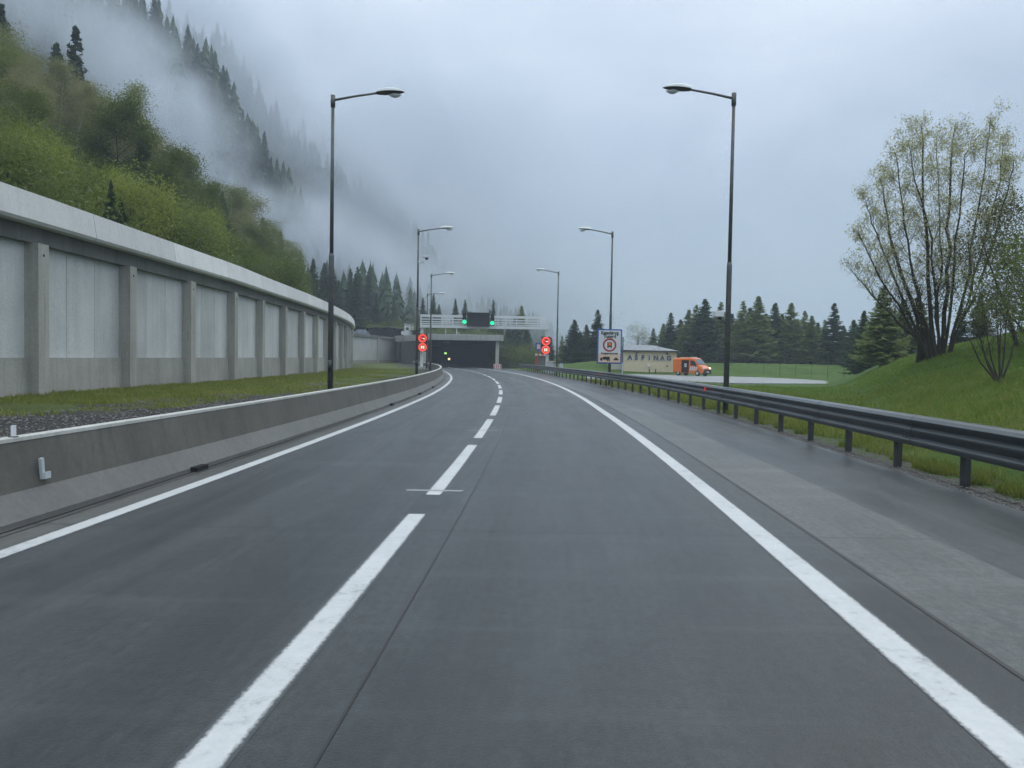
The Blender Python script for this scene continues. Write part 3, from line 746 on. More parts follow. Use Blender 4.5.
# ------------------------------------------------------------------ letters
def text_mesh(s, size, mat, name='lettering', parent=None, loc=(0, 0, 0), rz=0, ext=.02, align='CENTER', sx=1.0, bold=0):
    cu = bpy.data.curves.new(name, 'FONT'); cu.body = s; cu.size = size; cu.extrude = ext; cu.align_x = align; cu.align_y = 'CENTER'; cu.offset = bold
    tmp = bpy.data.objects.new(name, cu); COL.objects.link(tmp)
    dg = bpy.context.evaluated_depsgraph_get(); me = bpy.data.meshes.new_from_object(tmp.evaluated_get(dg))
    bpy.data.objects.remove(tmp)
    me.transform(Matrix.Translation(loc) @ Matrix.Rotation(rz, 4, 'Z') @ Matrix.Rotation(R(90), 4, 'X') @ Matrix.Scale(sx, 4, (1, 0, 0)))
    me.materials.clear(); me.materials.append(mat)
    o = bpy.data.objects.new(name, me); COL.objects.link(o)
    if parent: o.parent = parent
    return o

# tunnel information sign
x, d, z0, hh = LAMP[('R', 1)]
a, c = at(596.8, 363.5, d - .25), at(622.3, 329.3, d - .25)
W, H = c.x - a.x, c.z - a.z
KS = H / 1.95; W /= KS; H = 1.95
t = empty('tunnel_sign', ((a.x + c.x) / 2, d - .22, a.z), 0, 'white sign with a blue border naming the tunnel, on a lamp pole behind the guardrail', 'sign')
t.scale = (KS,) * 3
mb = MB(); mb.box((0, 0, H / 2), (W, .05, H), M['blue']); mb.box((0, .06, H * .25), (W * .8, .05, .06), M['steel']); mb.box((0, .06, H * .75), (W * .8, .05, .06), M['steel']); mb.build('board', parent=t, bevel=.012)
mb = MB(); mb.box((0, -.028, H / 2), (W - .15, .012, H - .15), M['signwhite']); mb.build('sign_face', parent=t)
mb = MB(); mb.box((0, -.036, .075 + H * .125), (W - .15, .008, H * .25), M['peach']); mb.build('lower_panel', parent=t)
text_mesh('Katschberg', .25, M['black'], 'lettering', t, (0, -.04, H * .885), bold=.010, ext=.004, sx=.86)
text_mesh('Tunnel', .25, M['black'], 'lettering', t, (0, -.04, H * .785), bold=.010, ext=.004)
text_mesh('Ausgenommen', .175, M['black'], 'lettering', t, (0, -.045, H * .30), bold=.004, ext=.004, sx=.92)
mb = MB(); n = 40; rc = H * .54
vs = [(r * math.cos(2 * math.pi * k / n), -.042, rc + r * math.sin(2 * math.pi * k / n)) for r in (.29, .38) for k in range(n)]
mb.add(vs, [(k, (k + 1) % n, (k + 1) % n + n, k + n) for k in range(n)], M['red']); mb.build('prohibition_ring', parent=t)
mb = MB(); mb.box((0, -.04, rc + .02), (.25, .008, .26), M['black']); mb.box((0, -.046, rc + .04), (.15, .008, .15), M['signorange']); mb.box((-.09, -.04, rc - .14), (.06, .008, .07), M['black']); mb.box((.09, -.04, rc - .14), (.06, .008, .07), M['black']); mb.build('tanker_pictogram', parent=t)
mb = MB(); zz = .28
mb.box((-.17, -.044, zz + .03), (.38, .008, .17), M['black']); mb.prism([(-.52, -.07 + zz), (-.38, -.07 + zz), (-.38, .06 + zz), (-.47, .06 + zz), (-.52, 0 + zz)], -.048, -.042, M['black'])
for xx in (-.45, -.1, 0.0): mb.tube([(xx, -.05, zz - .09), (xx, -.04, zz - .09)], .04, 12, M['black'])
mb.build('lorry_pictogram', parent=t); mb = MB()
mb.prism([(.24, -.08 + zz), (.52, -.08 + zz), (.52, -.01 + zz), (.46, .0 + zz), (.42, .07 + zz), (.33, .07 + zz), (.30, .0 + zz), (.24, -.01 + zz)], -.048, -.042, M['black'])
mb.build('car_pictogram', parent=t)

# ------------------------------------------------------------------ maintenance building
BD = 92.0
bl, br = at(612, 374, BD), at(676.3, 375, BD)
mid = at(623.3, 374, BD).x
H = at(650, 352.3, BD).z + .05
bu = empty('maintenance_building', ((bl.x + br.x) / 2, BD, 0), 0, 'low cream building with dark blue lettering and a wet metal roof behind the guardrail', 'building')
def B(x, y, z): return (x - bu.location.x, y, z)
mb = MB(); mb.box(B((mid + br.x) / 2, 3, H / 2), (br.x - mid, 6, H), M['cream']); mb.build('wall', parent=bu, bevel=.02)
mb = MB(); mb.box(B((bl.x + mid) / 2, 3.6, H / 2 - .04), (mid - bl.x, 5, H - .08), M['cream_side']); mb.build('side_wall', parent=bu)
mb = MB(); mb.box(B((mid + br.x) / 2, -.03, .12), (br.x - mid + .06, .06, .34), M['plinth']); mb.build('plinth', parent=bu)
mb = MB(); mb.box(B((mid + br.x) / 2, 2.9, H + .08), (br.x - mid + .5, 6.6, .16), M['brown']); mb.build('eaves', parent=bu)
mb = MB(); x0, x1 = mid - .2, br.x + .2
vs = [B(x0, -.35, H + .17), B(x1, -.35, H + .17), B(x1, 6.2, H + .17), B(x0, 6.2, H + .17), B(x0 + .6, 3.0, H + .85), B(x1 - 2.6, 3.0, H + .85)]
mb.add(vs, [(0, 1, 5, 4), (1, 2, 5), (2, 3, 4, 5), (3, 0, 4), (3, 2, 1, 0)], M['roofmetal']); mb.build('roof', parent=bu)
word = 'ASFiNAG'
for i, ch in enumerate(word):
    px = 629.6 + i * (668.7 - 629.6) / 6
    q = at(px, 357.6 + i * .13, BD)
    text_mesh(ch, .80, M['letterback'], 'letter', bu, (q.x - bu.location.x - .03, -.05, q.z - .03), ext=.03, bold=.045)
    text_mesh(ch, .78, M['navy'], 'letter', bu, (q.x - bu.location.x, -.10, q.z), ext=.03, bold=.028)
for px, py, s, mat in ((648.4, 365.6, .28, M['white']), (667, 353.9, .2, M['dark']), (667.3, 366, .14, M['dark'])):
    q = at(px, py, BD); mb = MB(); mb.box(B(q.x, -.08, q.z), (s * (1.3 if s > .25 else 1), .16, s), mat); mb.build('wall_lamp' if s > .25 else 'wall_box', parent=bu, bevel=.02)
q = at(636, 355, BD); mb = MB(); mb.tube([B(q.x, -.1, q.z - .25), B(q.x, -.15, q.z + .25), B(q.x + .22, -.25, q.z + .28)], .05, 6, M['dark']); mb.build('wall_lamp_bracket', parent=bu)
for px in (649.3, 655.6):
    q = at(px, 373, BD - 1.2); mb = MB(); mb.tube([(0, 0, 0), (0, 0, .55)], .06, 8, M['dark']); mb.tube([(0, 0, .5), (0, 0, .58)], .09, 8, M['dark'])
    o = mb.build('bollard', loc=(q.x, BD - 1.2, .07)); tag(o, 'short dark bollard before the cream building, %s one' % ('nearer the tunnel sign' if px < 650 else 'nearer the orange van'), 'bollard', 'bollards before the building')
q = at(622.3, 372, 80); zt = at(622, 337, 80).z; zm = at(622, 362.5, 80).z
t = empty('flag_pole', (q.x, 80, 0), 0, 'thin dark pole standing at the corner of the cream building', 'pole')
mb = MB(); mb.tube([(0, 0, zm), (0, 0, zt)], .065, 8, M['pole']); mb.build('upper_pole', parent=t)
mb = MB(); mb.tube([(0, 0, 0), (0, 0, zm)], .045, 8, M['cabinet']); mb.build('lower_pole', parent=t)

# ------------------------------------------------------------------ orange van
VD = 86.0
vl, vr = at(674, 376, VD), at(709.5, 376.5, VD)
van = empty('parked_van', ((vl.x + vr.x) / 2 + .0, VD, .07), R(-47), 'orange service van with its side door open, parked beside the cream building', 'van')
van.scale = (.80, .86, .93)
Lv, Wv, Hv = 5.1, 1.9, 2.15
def vsec(x, w, z0, z1, sh):   # cross-section of the body with rounded shoulders
    pts = [(-w, z0), (-w, z0 + .25), (-w * 1.0, z0 + (z1 - z0) * .55), (-w * .93, z1 - sh), (-w * .80, z1), (w * .80, z1), (w * .93, z1 - sh), (w, z0 + (z1 - z0) * .55), (w, z0 + .25), (w, z0)]
    return [Vector((x, a, b)) for a, b in pts]
mb = MB()
w = Wv / 2
mb.loft([vsec(-2.5, w * .95, .45, 2.0, .12), vsec(-2.42, w, .32, 2.1, .14), vsec(-1.0, w, .30, Hv, .14), vsec(.6, w, .30, Hv, .14), vsec(.95, w, .30, 2.06, .16),
         vsec(1.62, w * .98, .30, 1.32, .12), vsec(2.2, w * .94, .32, 1.10, .12), vsec(2.48, w * .86, .38, .92, .1)], M['orange'], closed=True, caps=True)
mb.build('body', parent=van, smooth=False, bevel=.03)
mb = MB(); mb.add([(1.02, -w * .80, 2.0), (1.02, w * .80, 2.0), (1.64, w * .86, 1.36), (1.64, -w * .86, 1.36)], [(0, 1, 2, 3)], M['windscreen'])
o = mb.build('windscreen', parent=van); s_ = o.modifiers.new('t', 'SOLIDIFY'); s_.thickness = .03; s_.offset = 0
for sgn in (-1, 1):
    mb = MB(); y = sgn * (w + .006)
    pts = [(.42, 1.25), (1.42, 1.22), (1.05, 1.78), (.42, 1.82)]
    mb.prism(pts, min(y, y - sgn * .05), max(y, y - sgn * .05), M['glass']); mb.build('side_window', parent=van)
    mb = MB(); mb.box((1.35, sgn * (w + .14), 1.28), (.12, .22, .26), M['dark']); mb.build('wing_mirror', parent=van, bevel=.02)
    mb = MB(); mb.prism([(-2.3, .62), (-1.2, .62), (-1.2, .82), (-2.3, .82)], min(y, y - sgn * .03), max(y, y - sgn * .03), M['white']); 
    for k in range(5): mb.prism([(-2.3 + .3 * k, .9), (-2.12 + .3 * k, .9), (-1.92 + .3 * k, 1.55), (-2.10 + .3 * k, 1.55)], min(y, y - sgn * .03), max(y, y - sgn * .03), M['white'])
    for k in range(4): mb.prism([(.30 + .3 * k, .62), (.47 + .3 * k, .62), (.62 + .3 * k, 1.12), (.45 + .3 * k, 1.12)], min(y, y - sgn * .03), max(y, y - sgn * .03), M['white'])
    mb.build('side_marking', parent=van)
    for x in (-1.6, 1.55):
        mb = MB(); mb.tube([(x, sgn * (w - .22), .34), (x, sgn * (w + .01), .34)], .34, 20, M['tyre']); wh = mb.build('wheel', parent=van)
        mb = MB(); mb.tube([(x, sgn * (w + .011), .34), (x, sgn * (w + .025), .34)], .2, 16, M['cabinet']); mb.build('rim', parent=wh)
    mb = MB(); mb.box((2.36, sgn * w * .68, .92), (.24, .36, .2), M['headlight_lit'] if sgn > 0 else M['white']); mb.build('headlight', parent=van, bevel=.03)
mb = MB(); mb.box((-.42, -w - .004, 1.12), (1.15, .06, 1.5), M['slot']); mb.build('door_opening', parent=van)
mb = MB(); mb.box((-.35, -w - .04, 1.25), (.4, .04, .45), M['cabinet']); mb.build('shelf_box', parent=van)
mb = MB(); mb.box((-1.65, -w - .07, 1.2), (1.2, .05, 1.5), M['orange']); mb.build('sliding_door', parent=van, bevel=.02)
mb = MB(); mb.box((2.5, 0, .62), (.1, 1.5, .34), M['dark']); mb.build('grille', parent=van, bevel=.02)
mb = MB(); mb.box((2.46, 0, .40), (.16, 1.72, .22), M['dark']); mb.build('bumper', parent=van, bevel=.03)
mb = MB(); mb.box((2.56, 0, .5), (.02, .5, .11), M['white']); mb.build('number_plate', parent=van)
mb = MB(); mb.box((.3, 0, Hv + .05), (.25, 1.1, .1), M['white']); mb.box((-.9, 0, Hv + .03), (1.6, .9, .06), M['cabinet']); mb.build('roof_rack', parent=van, bevel=.02)

# ------------------------------------------------------------------ small things by the gantry
def place(px, d, z=0): q = at(px, 366, d); return (q.x, d, z)
t = empty('parking_sign', place(538, 96), 0, 'small dark blue sign with a pale square beside the red gantry signs', 'sign')
mb = MB(); z1 = at(538, 343, 96).z; z0 = at(538, 350.5, 96).z
mb.box((0, 0, (z0 + z1) / 2), (.72, .05, z1 - z0), M['blue']); mb.build('board', parent=t)
mb = MB(); mb.box((.03, -.03, (z0 + z1) / 2), (.42, .02, .58), M['peach']); mb.build('pictogram', parent=t)
mb = MB(); mb.tube([(0, .06, 0), (0, .06, z1)], .035, 6, M['pole']); mb.build('post', parent=t)
t = empty('height_marker', place(539.5, 98), 0, 'small booth with red post and orange striped top beside the gantry foot', 'booth')
z1 = at(539, 353.6, 98).z; z0 = at(539, 355.8, 98).z
mb = MB(); mb.box((.35, 0, z0 / 2), (1.0, 1.2, z0), M['beam']); mb.build('booth_wall', parent=t)
mb = MB(); mb.box((-.42, -.55, z0 / 2), (.30, .14, z0), M['redpost']); mb.build('red_post', parent=t)
mb = MB()
for k in range(5): mb.box((-.45 + .26 * k, -.1, (z0 + z1) / 2), (.26, 1.4, z1 - z0), M['signorange'] if k % 2 else M['white'])
mb.build('striped_top', parent=t)
for px, w_, h_, lab_ in ((550.5, .95, 1.35, 'grey switch cabinet beside the gantry foot, the wider one with an ochre top'), (555.3, .40, 1.25, 'narrow grey switch cabinet between the wide cabinet and the lamp pole'), (561, .34, 1.2, 'narrow white cabinet just past the farthest guardrail side lamp')):
    t = empty('switch_cabinet', place(px, 88), 0, lab_, 'cabinet', 'cabinets beside the gantry')
    mb = MB(); mb.box((0, 0, h_ / 2), (w_, .5, h_), M['cabinet'] if px < 560 else M['white']); mb.build('cabinet_body', parent=t, bevel=.02)
    mb = MB(); mb.box((0, -.02, h_ + .04), (w_ + .08, .6, .08), M['peach'] if px < 553 else M['steel']); mb.build('lid', parent=t)
    mb = MB(); mb.box((0, -.26, h_ / 2), (w_ * .46, .02, h_ * .8), M['cabinet']); mb.build('door', parent=t)
t = empty('warning_block', place(497.5, 116), 0, 'low red and white chevron block at the foot of the tunnel mouth column', 'warning board')
mb = MB(); mb.box((0, 0, .38), (1.15, .3, .75), M['signwhite']); mb.build('board', parent=t)
mb = MB()
for k in range(4): mb.prism([(-.55 + .29 * k, .06), (-.43 + .29 * k, .06), (-.31 + .29 * k, .7), (-.43 + .29 * k, .7)], -.165, -.152, M['led_red'] if False else M['redpost'])
mb.build('red_stripes', parent=t)

# ------------------------------------------------------------------ hills
def hA(x, y):
    w = c_wall(min(y, 160)) - 1.2
    if x > w: return -3
    f = 1 - .80 * sm(58, 118, y)
    return 5.2 + .56 * (w - x) * f + (fbm(x * .06, y * .06) - .5) * 6 * sm(0, 12, w - x)
def hs(x, y, xs, hs_, yc, wn, wf):
    d = y - yc; w = wn if d < 0 else wf
    return float(np.interp(x, xs, hs_)) * math.exp(-(d / w) ** 2) * (1 + .5 * (fbm(x * .02, y * .02) - .5))
def hillz(x, y):
    z = hA(x, y) if y < 200 else -5
    rg = fbm(x * .02, y * .02) - .5
    zb = hs(x, y, [-600, -300, -117, -92, -69, -59, -35, -10, 10], [420, 250, 96, 64, 40, 29, 12, 4, -3], 255, 62, 110) * 1
    zc = hs(x, y, [-900, -300, -126, -94, -58, -20, 30, 80], [600, 270, 130, 98, 60, 24, 2, -8], 400, 85, 130) * 1
    zd = hs(x, y, [-1200, -300, -130, -80, -30, 20, 60, 320], [700, 300, 134, 96, 60, 22, -4, -12], 640, 140, 500) * 1
    # cover over the tunnel and the slope east of it
    zt = 0
    if y > 128:
        e = base(y) + 9
        zt = (5.2 + .05 * (y - 128) + .04 * max(0, e - 12 - x)) * (1 - sm(e - 1.5, e + 6, x)) - 1.0 * sm(e, e + 8, x) + fbm(x * .1, y * .1) * 1.2 * sm(132, 140, y)
    if y < 157 and c_wall(y) - 2.4 < x < -13.9 - 9.3 * (y - 126) / 29: return -4
    if y <= 128 and x > c_wall(y) - 1.3: return -4
    v = max(z if x < c_wall(min(y, 160)) - 1.0 else -4, zb - 1.5, zc - 2, zd - 3, zt)
    return v if v < 130 else 130 + 95 * (1 - math.exp(-(v - 130) / 95))
hx = list(np.arange(-1200, -160, 40)) + list(np.arange(-160, -60, 5)) + list(np.arange(-60, 30, 2.0)) + list(np.arange(30, 160, 8)) + [180, 220, 260, 320, 400]
hy = list(np.arange(-30, 180, 2.5)) + list(np.arange(180, 480, 8)) + list(np.arange(480, 1400, 30))
vs = [(x, y, hillz(x, y)) for y in hy for x in hx]; nx = len(hx); fs = []
for i in range(len(hy) - 1):
    for k in range(nx - 1):
        q = (i * nx + k, i * nx + k + 1, (i + 1) * nx + k + 1, (i + 1) * nx + k)
        zs = [vs[a][2] for a in q]
        if max(zs) < -1.5: continue
        yc, xc = (hy[i] + hy[i + 1]) / 2, (hx[k] + hx[k + 1]) / 2
        if yc < 159 and min(zs) < 4.3 and xc < 2: continue
        fs.append(q)
me = bpy.data.meshes.new('hillside'); me.from_pydata(vs, [], fs); me.polygons.foreach_set('use_smooth', [True] * len(fs))
me.materials.append(simple('forest_floor', (.022, .032, .014), (.06, .075, .028), .35, .95, 0, .5, spec=.1))
o = bpy.data.objects.new('hillside', me); COL.objects.link(o); tag(o, kind='structure')

# ------------------------------------------------------------------ trees
def leafquads(P, N, size, rs, flat=0.0):
    """one small bent leaf card per point; returns verts, faces"""
    n = len(P); a = rs.normal(size=(n, 3)); a[:, 2] *= (1 - flat); a /= np.linalg.norm(a, axis=1)[:, None]
    b = rs.normal(size=(n, 3)); b -= (b * a).sum(1)[:, None] * a; b /= np.linalg.norm(b, axis=1)[:, None]
    s = size * rs.uniform(.6, 1.3, n)[:, None]
    V = np.stack([P - a * s, P - b * s * .5, P + a * s, P + b * s * .5], 1).reshape(-1, 3)
    F = np.arange(n * 4).reshape(n, 4)
    return V, F
def np_obj(name, V, F, mat, parent):
    me = bpy.data.meshes.new(name); V = np.asarray(V, np.float32); F = np.asarray(F, np.int32)
    me.vertices.add(len(V)); me.vertices.foreach_set('co', V.ravel())
    k = F.shape[1]; me.loops.add(F.size); me.loops.foreach_set('vertex_index', F.ravel())
    me.polygons.add(len(F)); me.polygons.foreach_set('loop_start', np.arange(0, F.size, k, dtype=np.int32)); 
    me.update(calc_edges=True); me.materials.append(mat)
    o = bpy.data.objects.new(name, me); COL.objects.link(o)
    if parent: o.parent = parent
    return o

def conifer(seed, H=12, Rb=2.4, mat='fir', dens=1.0, low=.06, droop=.25, thin=0.0, name='conifer_tree', bark='bark', size=.20):
    rs = np.random.default_rng(seed); t = empty(name)
    mb = MB(); mb.tube([(0, 0, -.6), (0, 0, H * .3), (.02, .02, H * .7), (0, 0, H)], [.018 * H, .013 * H, .006 * H, .01], 8, M[bark]); mb.build('trunk', parent=t, smooth=True)
    tv = []; lev = int(H * 3.4)
    rad = lambda u: Rb * (1 - u) ** .85 * (1 + .12 * math.sin(u * 37 + seed))
    V = []; 
    for i in range(lev):
        nb = max(5, int((13 if i < .7 * lev else 9) * dens))
        for k in range(nb):
            u = low + (1 - low) * (min(lev - .2, i + rs.random()) / lev) ** .95; r = rad(u)
            if rs.random() < thin: continue
            az = rs.uniform(0, 2 * math.pi); Lb = r * rs.uniform(.72, 1.12) + .06
            z0 = u * H; d = np.array([math.cos(az), math.sin(az), 0.0]); sd = np.array([-math.sin(az), math.cos(az), 0.0])
            ns = max(3, int(Lb / (size * .62)))
            for j in range(ns):
                q = (j + .6) / ns
                sag = -droop * Lb * q + .16 * Lb * q * q * 1.4
                p = np.array([0, 0, z0]) + d * Lb * q + np.array([0, 0, sag])
                wd = (.36 * Lb * (1 - q) + .16) * rs.uniform(.7, 1.25)
                for sgn in (-1, 1):      # side twigs carrying needles, hanging a little
                    tip = p + sd * sgn * wd + d * wd * .55 + np.array([0, 0, -wd * rs.uniform(.1, .5)])
                    hw = size * .70 * rs.uniform(.7, 1.3)
                    rv_ = rs.normal(size=3); rv_ *= hw / (np.linalg.norm(rv_) + 1e-6)
                    V += [p - rv_, tip, p + rv_]
            tipp = np.array([0, 0, z0]) + d * Lb + np.array([0, 0, -droop * Lb + .22 * Lb])
            bp = np.array([0, 0, z0]) + d * Lb * .75 + np.array([0, 0, -droop * Lb * .75 + .12 * Lb])
            V += [bp - sd * size * .4, tipp, bp + sd * size * .4]
    for k in range(10):   # leader
        z = H - .05 * H * k / 10; az = rs.uniform(0, 6.28); d = np.array([math.cos(az), math.sin(az), -.2]) * (.04 + .025 * k)
        V += [np.array([0, 0, z + .05]), np.array([0, 0, z - .12]), np.array([0, 0, z]) + d]
    V += [np.array([-.02, 0, H - .2]), np.array([.02, 0, H - .2]), np.array([0, 0, H + .25])]
    V = np.array(V); np_obj('crown', V, np.arange(len(V)).reshape(-1, 3), M[mat], t)
    return t

def branches(mb, p, d, L, r, lvl, rs, tips, mat, up=.25, wob=.28, nseg=4, minr=.004, kids=(3, 5), spread=.75):
    pts = [p.copy()]; rad = [r]; dd = d.copy()
    for i in range(nseg):
        dd = (dd + Vector(rs.normal(size=3) * wob * .5) + Vector((0, 0, up * .25))).normalized()
        pts.append(pts[-1] + dd * L / nseg); rad.append(max(minr, r * (1 - .72 * (i + 1) / nseg)))
    mb.tube(pts, rad, 6 if r > .04 else 3, mat, caps=False)
    if lvl == 0:
        tips.extend(pts[1:]); return
    for k in range(rs.integers(*kids)):
        u = rs.uniform(.3, 1.0); i = min(nseg - 1, int(u * nseg)); q = pts[i].lerp(pts[i + 1], u * nseg - i)
        t = (pts[i + 1] - pts[i]).normalized(); side = t.cross(Vector(rs.normal(size=3))).normalized()
        nd = (t * (1 - spread * .55) + side * spread).normalized()
        branches(mb, q, nd, L * rs.uniform(.42, .66), max(minr, rad[i] * .55), lvl - 1, rs, tips, mat, up, wob, 3, minr, kids, spread)
    tips.append(pts[-1])

def broadleaf(seed, H=10, mat='leaf_mid', bark='bark', nl=3200, leaf=.13, spread=.8, trunk=.3, clump=.55, lean=(0, 0), name='broadleaf_tree', stems=1):
    rs = np.random.default_rng(seed); t = empty(name); mb = MB(); tips = []
    for s in range(stems):
        off = Vector((rs.normal() * .25, rs.normal() * .25, -.5)) if stems > 1 else Vector((0, 0, -.5))
        ld = Vector((lean[0] + rs.normal() * .06 * stems, lean[1] + rs.normal() * .06 * stems, 1)).normalized()
        pts = [off]; r0 = .013 * H + .02
        for i in range(5): pts.append(pts[-1] + (ld + Vector(rs.normal(size=3) * .05)) * H * .88 / 5)
        rad = [r0 * (1 - .17 * i) for i in range(6)]
        mb.tube(pts, rad, 7, M[bark], caps=False)
        for k in range(int(13 / stems ** .5)):
            u = trunk + (1 - trunk) * (k + rs.random()) / 13 * (stems ** .5); u = min(u, .98)
            i = min(4, int(u * 5)); q = pts[i].lerp(pts[i + 1], u * 5 - i); az = rs.uniform(0, 6.28)
            d = Vector((math.cos(az), math.sin(az), .55 + .5 * u)).normalized()
            branches(mb, q, d, H * .30 * spread * (1.25 - .6 * abs(u - .45) * 1.4), rad[i] * .45, 1, rs, tips, M[bark], minr=.006)
    mb.build('trunk', parent=t, smooth=True)
    T = np.array([tuple(p) for p in tips]); idx = rs.integers(0, len(T), nl)
    P = T[idx] + rs.normal(size=(nl, 3)) * clump * np.array([1, 1, .7])
    V, F = leafquads(P, None, leaf, rs); np_obj('crown', V, F, M[mat], t)
    return t

def bush(seed, H=3, Rr=2.2, mat='leaf_bright', nl=2200, leaf=.12, name='shrub'):
    rs = np.random.default_rng(seed); t = empty(name); mb = MB(); C = []
    for k in range(14):
        az = rs.uniform(0, 6.28); e = rs.uniform(.2, 1.3); q = Vector((math.cos(az) * math.cos(e) * Rr, math.sin(az) * math.cos(e) * Rr, math.sin(e) * H)) * rs.uniform(.6, .9)
        mb.tube([(0, 0, -.3), q * .5 + Vector((0, 0, .1)), q], [.05, .03, .01], 4, M['bark'], caps=False); C.append(tuple(q))
    mb.build('stems', parent=t)
    C = np.array(C); P = C[rs.integers(0, len(C), nl)] + rs.normal(size=(nl, 3)) * np.array([Rr, Rr, H]) * .20
    P[:, 2] = np.abs(P[:, 2]); V, F = leafquads(P, None, leaf, rs); np_obj('crown', V, F, M[mat], t)
    return t

# prototypes are the first use of each; they are moved into place by the first planting
class Kind:
    def __init__(s, protos, cat): s.p = protos; s.used = [False] * len(protos); s.cat = cat
    def plant(s, i, loc, rz, sc, label, group=None):
        i %= len(s.p); o = s.p[i]
        if not s.used[i]:
            s.used[i] = True; o.location = loc; o.rotation_euler = (0, 0, rz); o.scale = sc if hasattr(sc, '__len__') else (sc,) * 3
        else: o = copy_tree(s.p[i], loc, rz, sc)
        tag(o, label, s.cat)
        if group: o['group'] = group
        elif 'group' in o: del o['group']
        return o
    def finish(s):
        for u, o in zip(s.used, s.p):
            if not u:
                for c in list(o.children): bpy.data.objects.remove(c)
                bpy.data.objects.remove(o)

FIR = Kind([conifer(11, 12, 2.9, 'fir', 1.0, .04, .30, .06, 'fir_tree', size=.26), conifer(12, 12, 2.5, 'fir', .85, .05, .16, .22, 'fir_tree', size=.24), conifer(13, 12, 3.4, 'fir', 1.1, .03, .34, .04, 'fir_tree', size=.28)], 'fir tree')
LAR = Kind([conifer(21, 12, 2.9, 'spruce_light', 1.0, .07, .16, .12, 'larch_tree', size=.24), conifer(22, 12, 2.5, 'spruce_light', .9, .09, .10, .2, 'larch_tree', size=.22)], 'larch tree')
FARF = Kind([conifer(31, 15, 3.3, 'fir', .6, .03, .28, .06, 'mountain_fir', size=.46), conifer(32, 15, 2.9, 'fir', .55, .05, .2, .12, 'mountain_fir', size=.46), conifer(33, 15, 3.9, 'fir', .6, .02, .3, .05, 'mountain_fir', size=.5)], 'fir tree')
BRO = Kind([broadleaf(41, 11, 'leaf_mid', 'bark', 16000, .11, 1.0, .2, .7), broadleaf(42, 11, 'leaf_mid', 'bark', 16000, .11, .9, .25, .62), broadleaf(43, 10, 'leaf_olive', 'bark', 15000, .105, .95, .25, .65)], 'broadleaf tree')
BIR = Kind([broadleaf(51, 12, 'leaf_olive', 'bark_birch', 12000, .085, .75, .30, .55, (.10, 0), 'birch_tree'), broadleaf(52, 12, 'leaf_birch', 'bark_birch', 11000, .085, .7, .32, .55, (-.12, .05), 'birch_tree')], 'birch tree')
BRI = Kind([bush(61, 4.2, 2.9, 'leaf_bright', 11000, .085, 'leafy_shrub'), bush(62, 3.6, 2.8, 'leaf_bright', 10000, .085, 'leafy_shrub'), bush(63, 4.0, 3.0, 'leaf_mid', 10000, .085, 'leafy_shrub')], 'shrub')

def vis(x, y, z, h):
    a = proj((x, y, z + h)); return a and -60 < a[0] < 1084 and a[1] < 400
def scatter(x0, x1, y0, y1, sp, rs, jit=.42):
    out = []; j = 0; y = y0
    while y < y1:
        x = x0 + (j % 2) * sp / 2
        while x < x1:
            out.append((x + rs.uniform(-jit, jit) * sp, y + rs.uniform(-jit, jit) * sp)); x += sp
        y += sp * .87; j += 1
    return out
rs = np.random.default_rng(5)
# hand-placed standouts on the near slope
def hill_at(px, d, lift=0):
    x = at(px, 300, d).x; return (x, d, hillz(x, d) - lift)
def hero(kind, i, px, topy, d, ws, lb):
    x, y, z = hill_at(px, d); k = (at(px, topy, d).z - z) / 12.2
    kind.plant(i, (x, y, z - .3), px, (k * ws, k * ws, k), lb)
hero(FIR, 1, 76, 20, 84, .85, 'tall thin conifer rising alone above the birch slope into the mist')
hero(FIR, 0, 57, 38, 80, .95, 'short dark conifer beside the tall thin one above the birch slope')
hero(FIR, 2, 2, -2, 74, 1.0, 'dark conifer at the top corner of the wooded slope')
hero(FIR, 0, 111, 172, 34, .8, 'dark green conifer among bright shrubs just above the wall parapet')
hero(FIR, 2, 121, 190, 36, .9, 'small squat conifer tucked against the dark one above the parapet')
hero(LAR, 1, 178, 150, 92, .9, 'misty conifer standing at the lower edge of the birches')
hero(FIR, 0, 243, 203, 100, 1.0, 'dark conifer with a pale dot beside it above the curved wall')
hero(FIR, 1, 280, 228, 118, 1.0, 'slim conifer farther along, above the curved wall')
hero(LAR, 0, 195, 178, 90, .9, 'light green larch at the misty edge of the birches')
hero(FIR, 2, 222, 188, 84, .9, 'dark conifer at the crest of the wood, left of the one with the pale dot')
hero(FIR, 1, 262, 214, 102, 1.0, 'narrow conifer rising between the two dark ones above the curved wall')
hero(LAR, 1, 300, 248, 112, 1.1, 'faint green larch where the wood runs out above the curved wall')
hero(FIR, 0, 313, 256, 122, 1.0, 'grey fir at the end of the wood, close to the nearest barrier lamp')
hero(FIR, 2, 150, 128, 70, .8, 'dark conifer standing in the middle of the birch crest')
nA = 0
SILX = [-60, 0, 30, 60, 85, 108, 132, 155, 168, 200, 240, 262, 300, 330, 360]
SILY = [0, 14, 46, 66, 84, 96, 94, 112, 138, 172, 198, 220, 252, 278, 300]
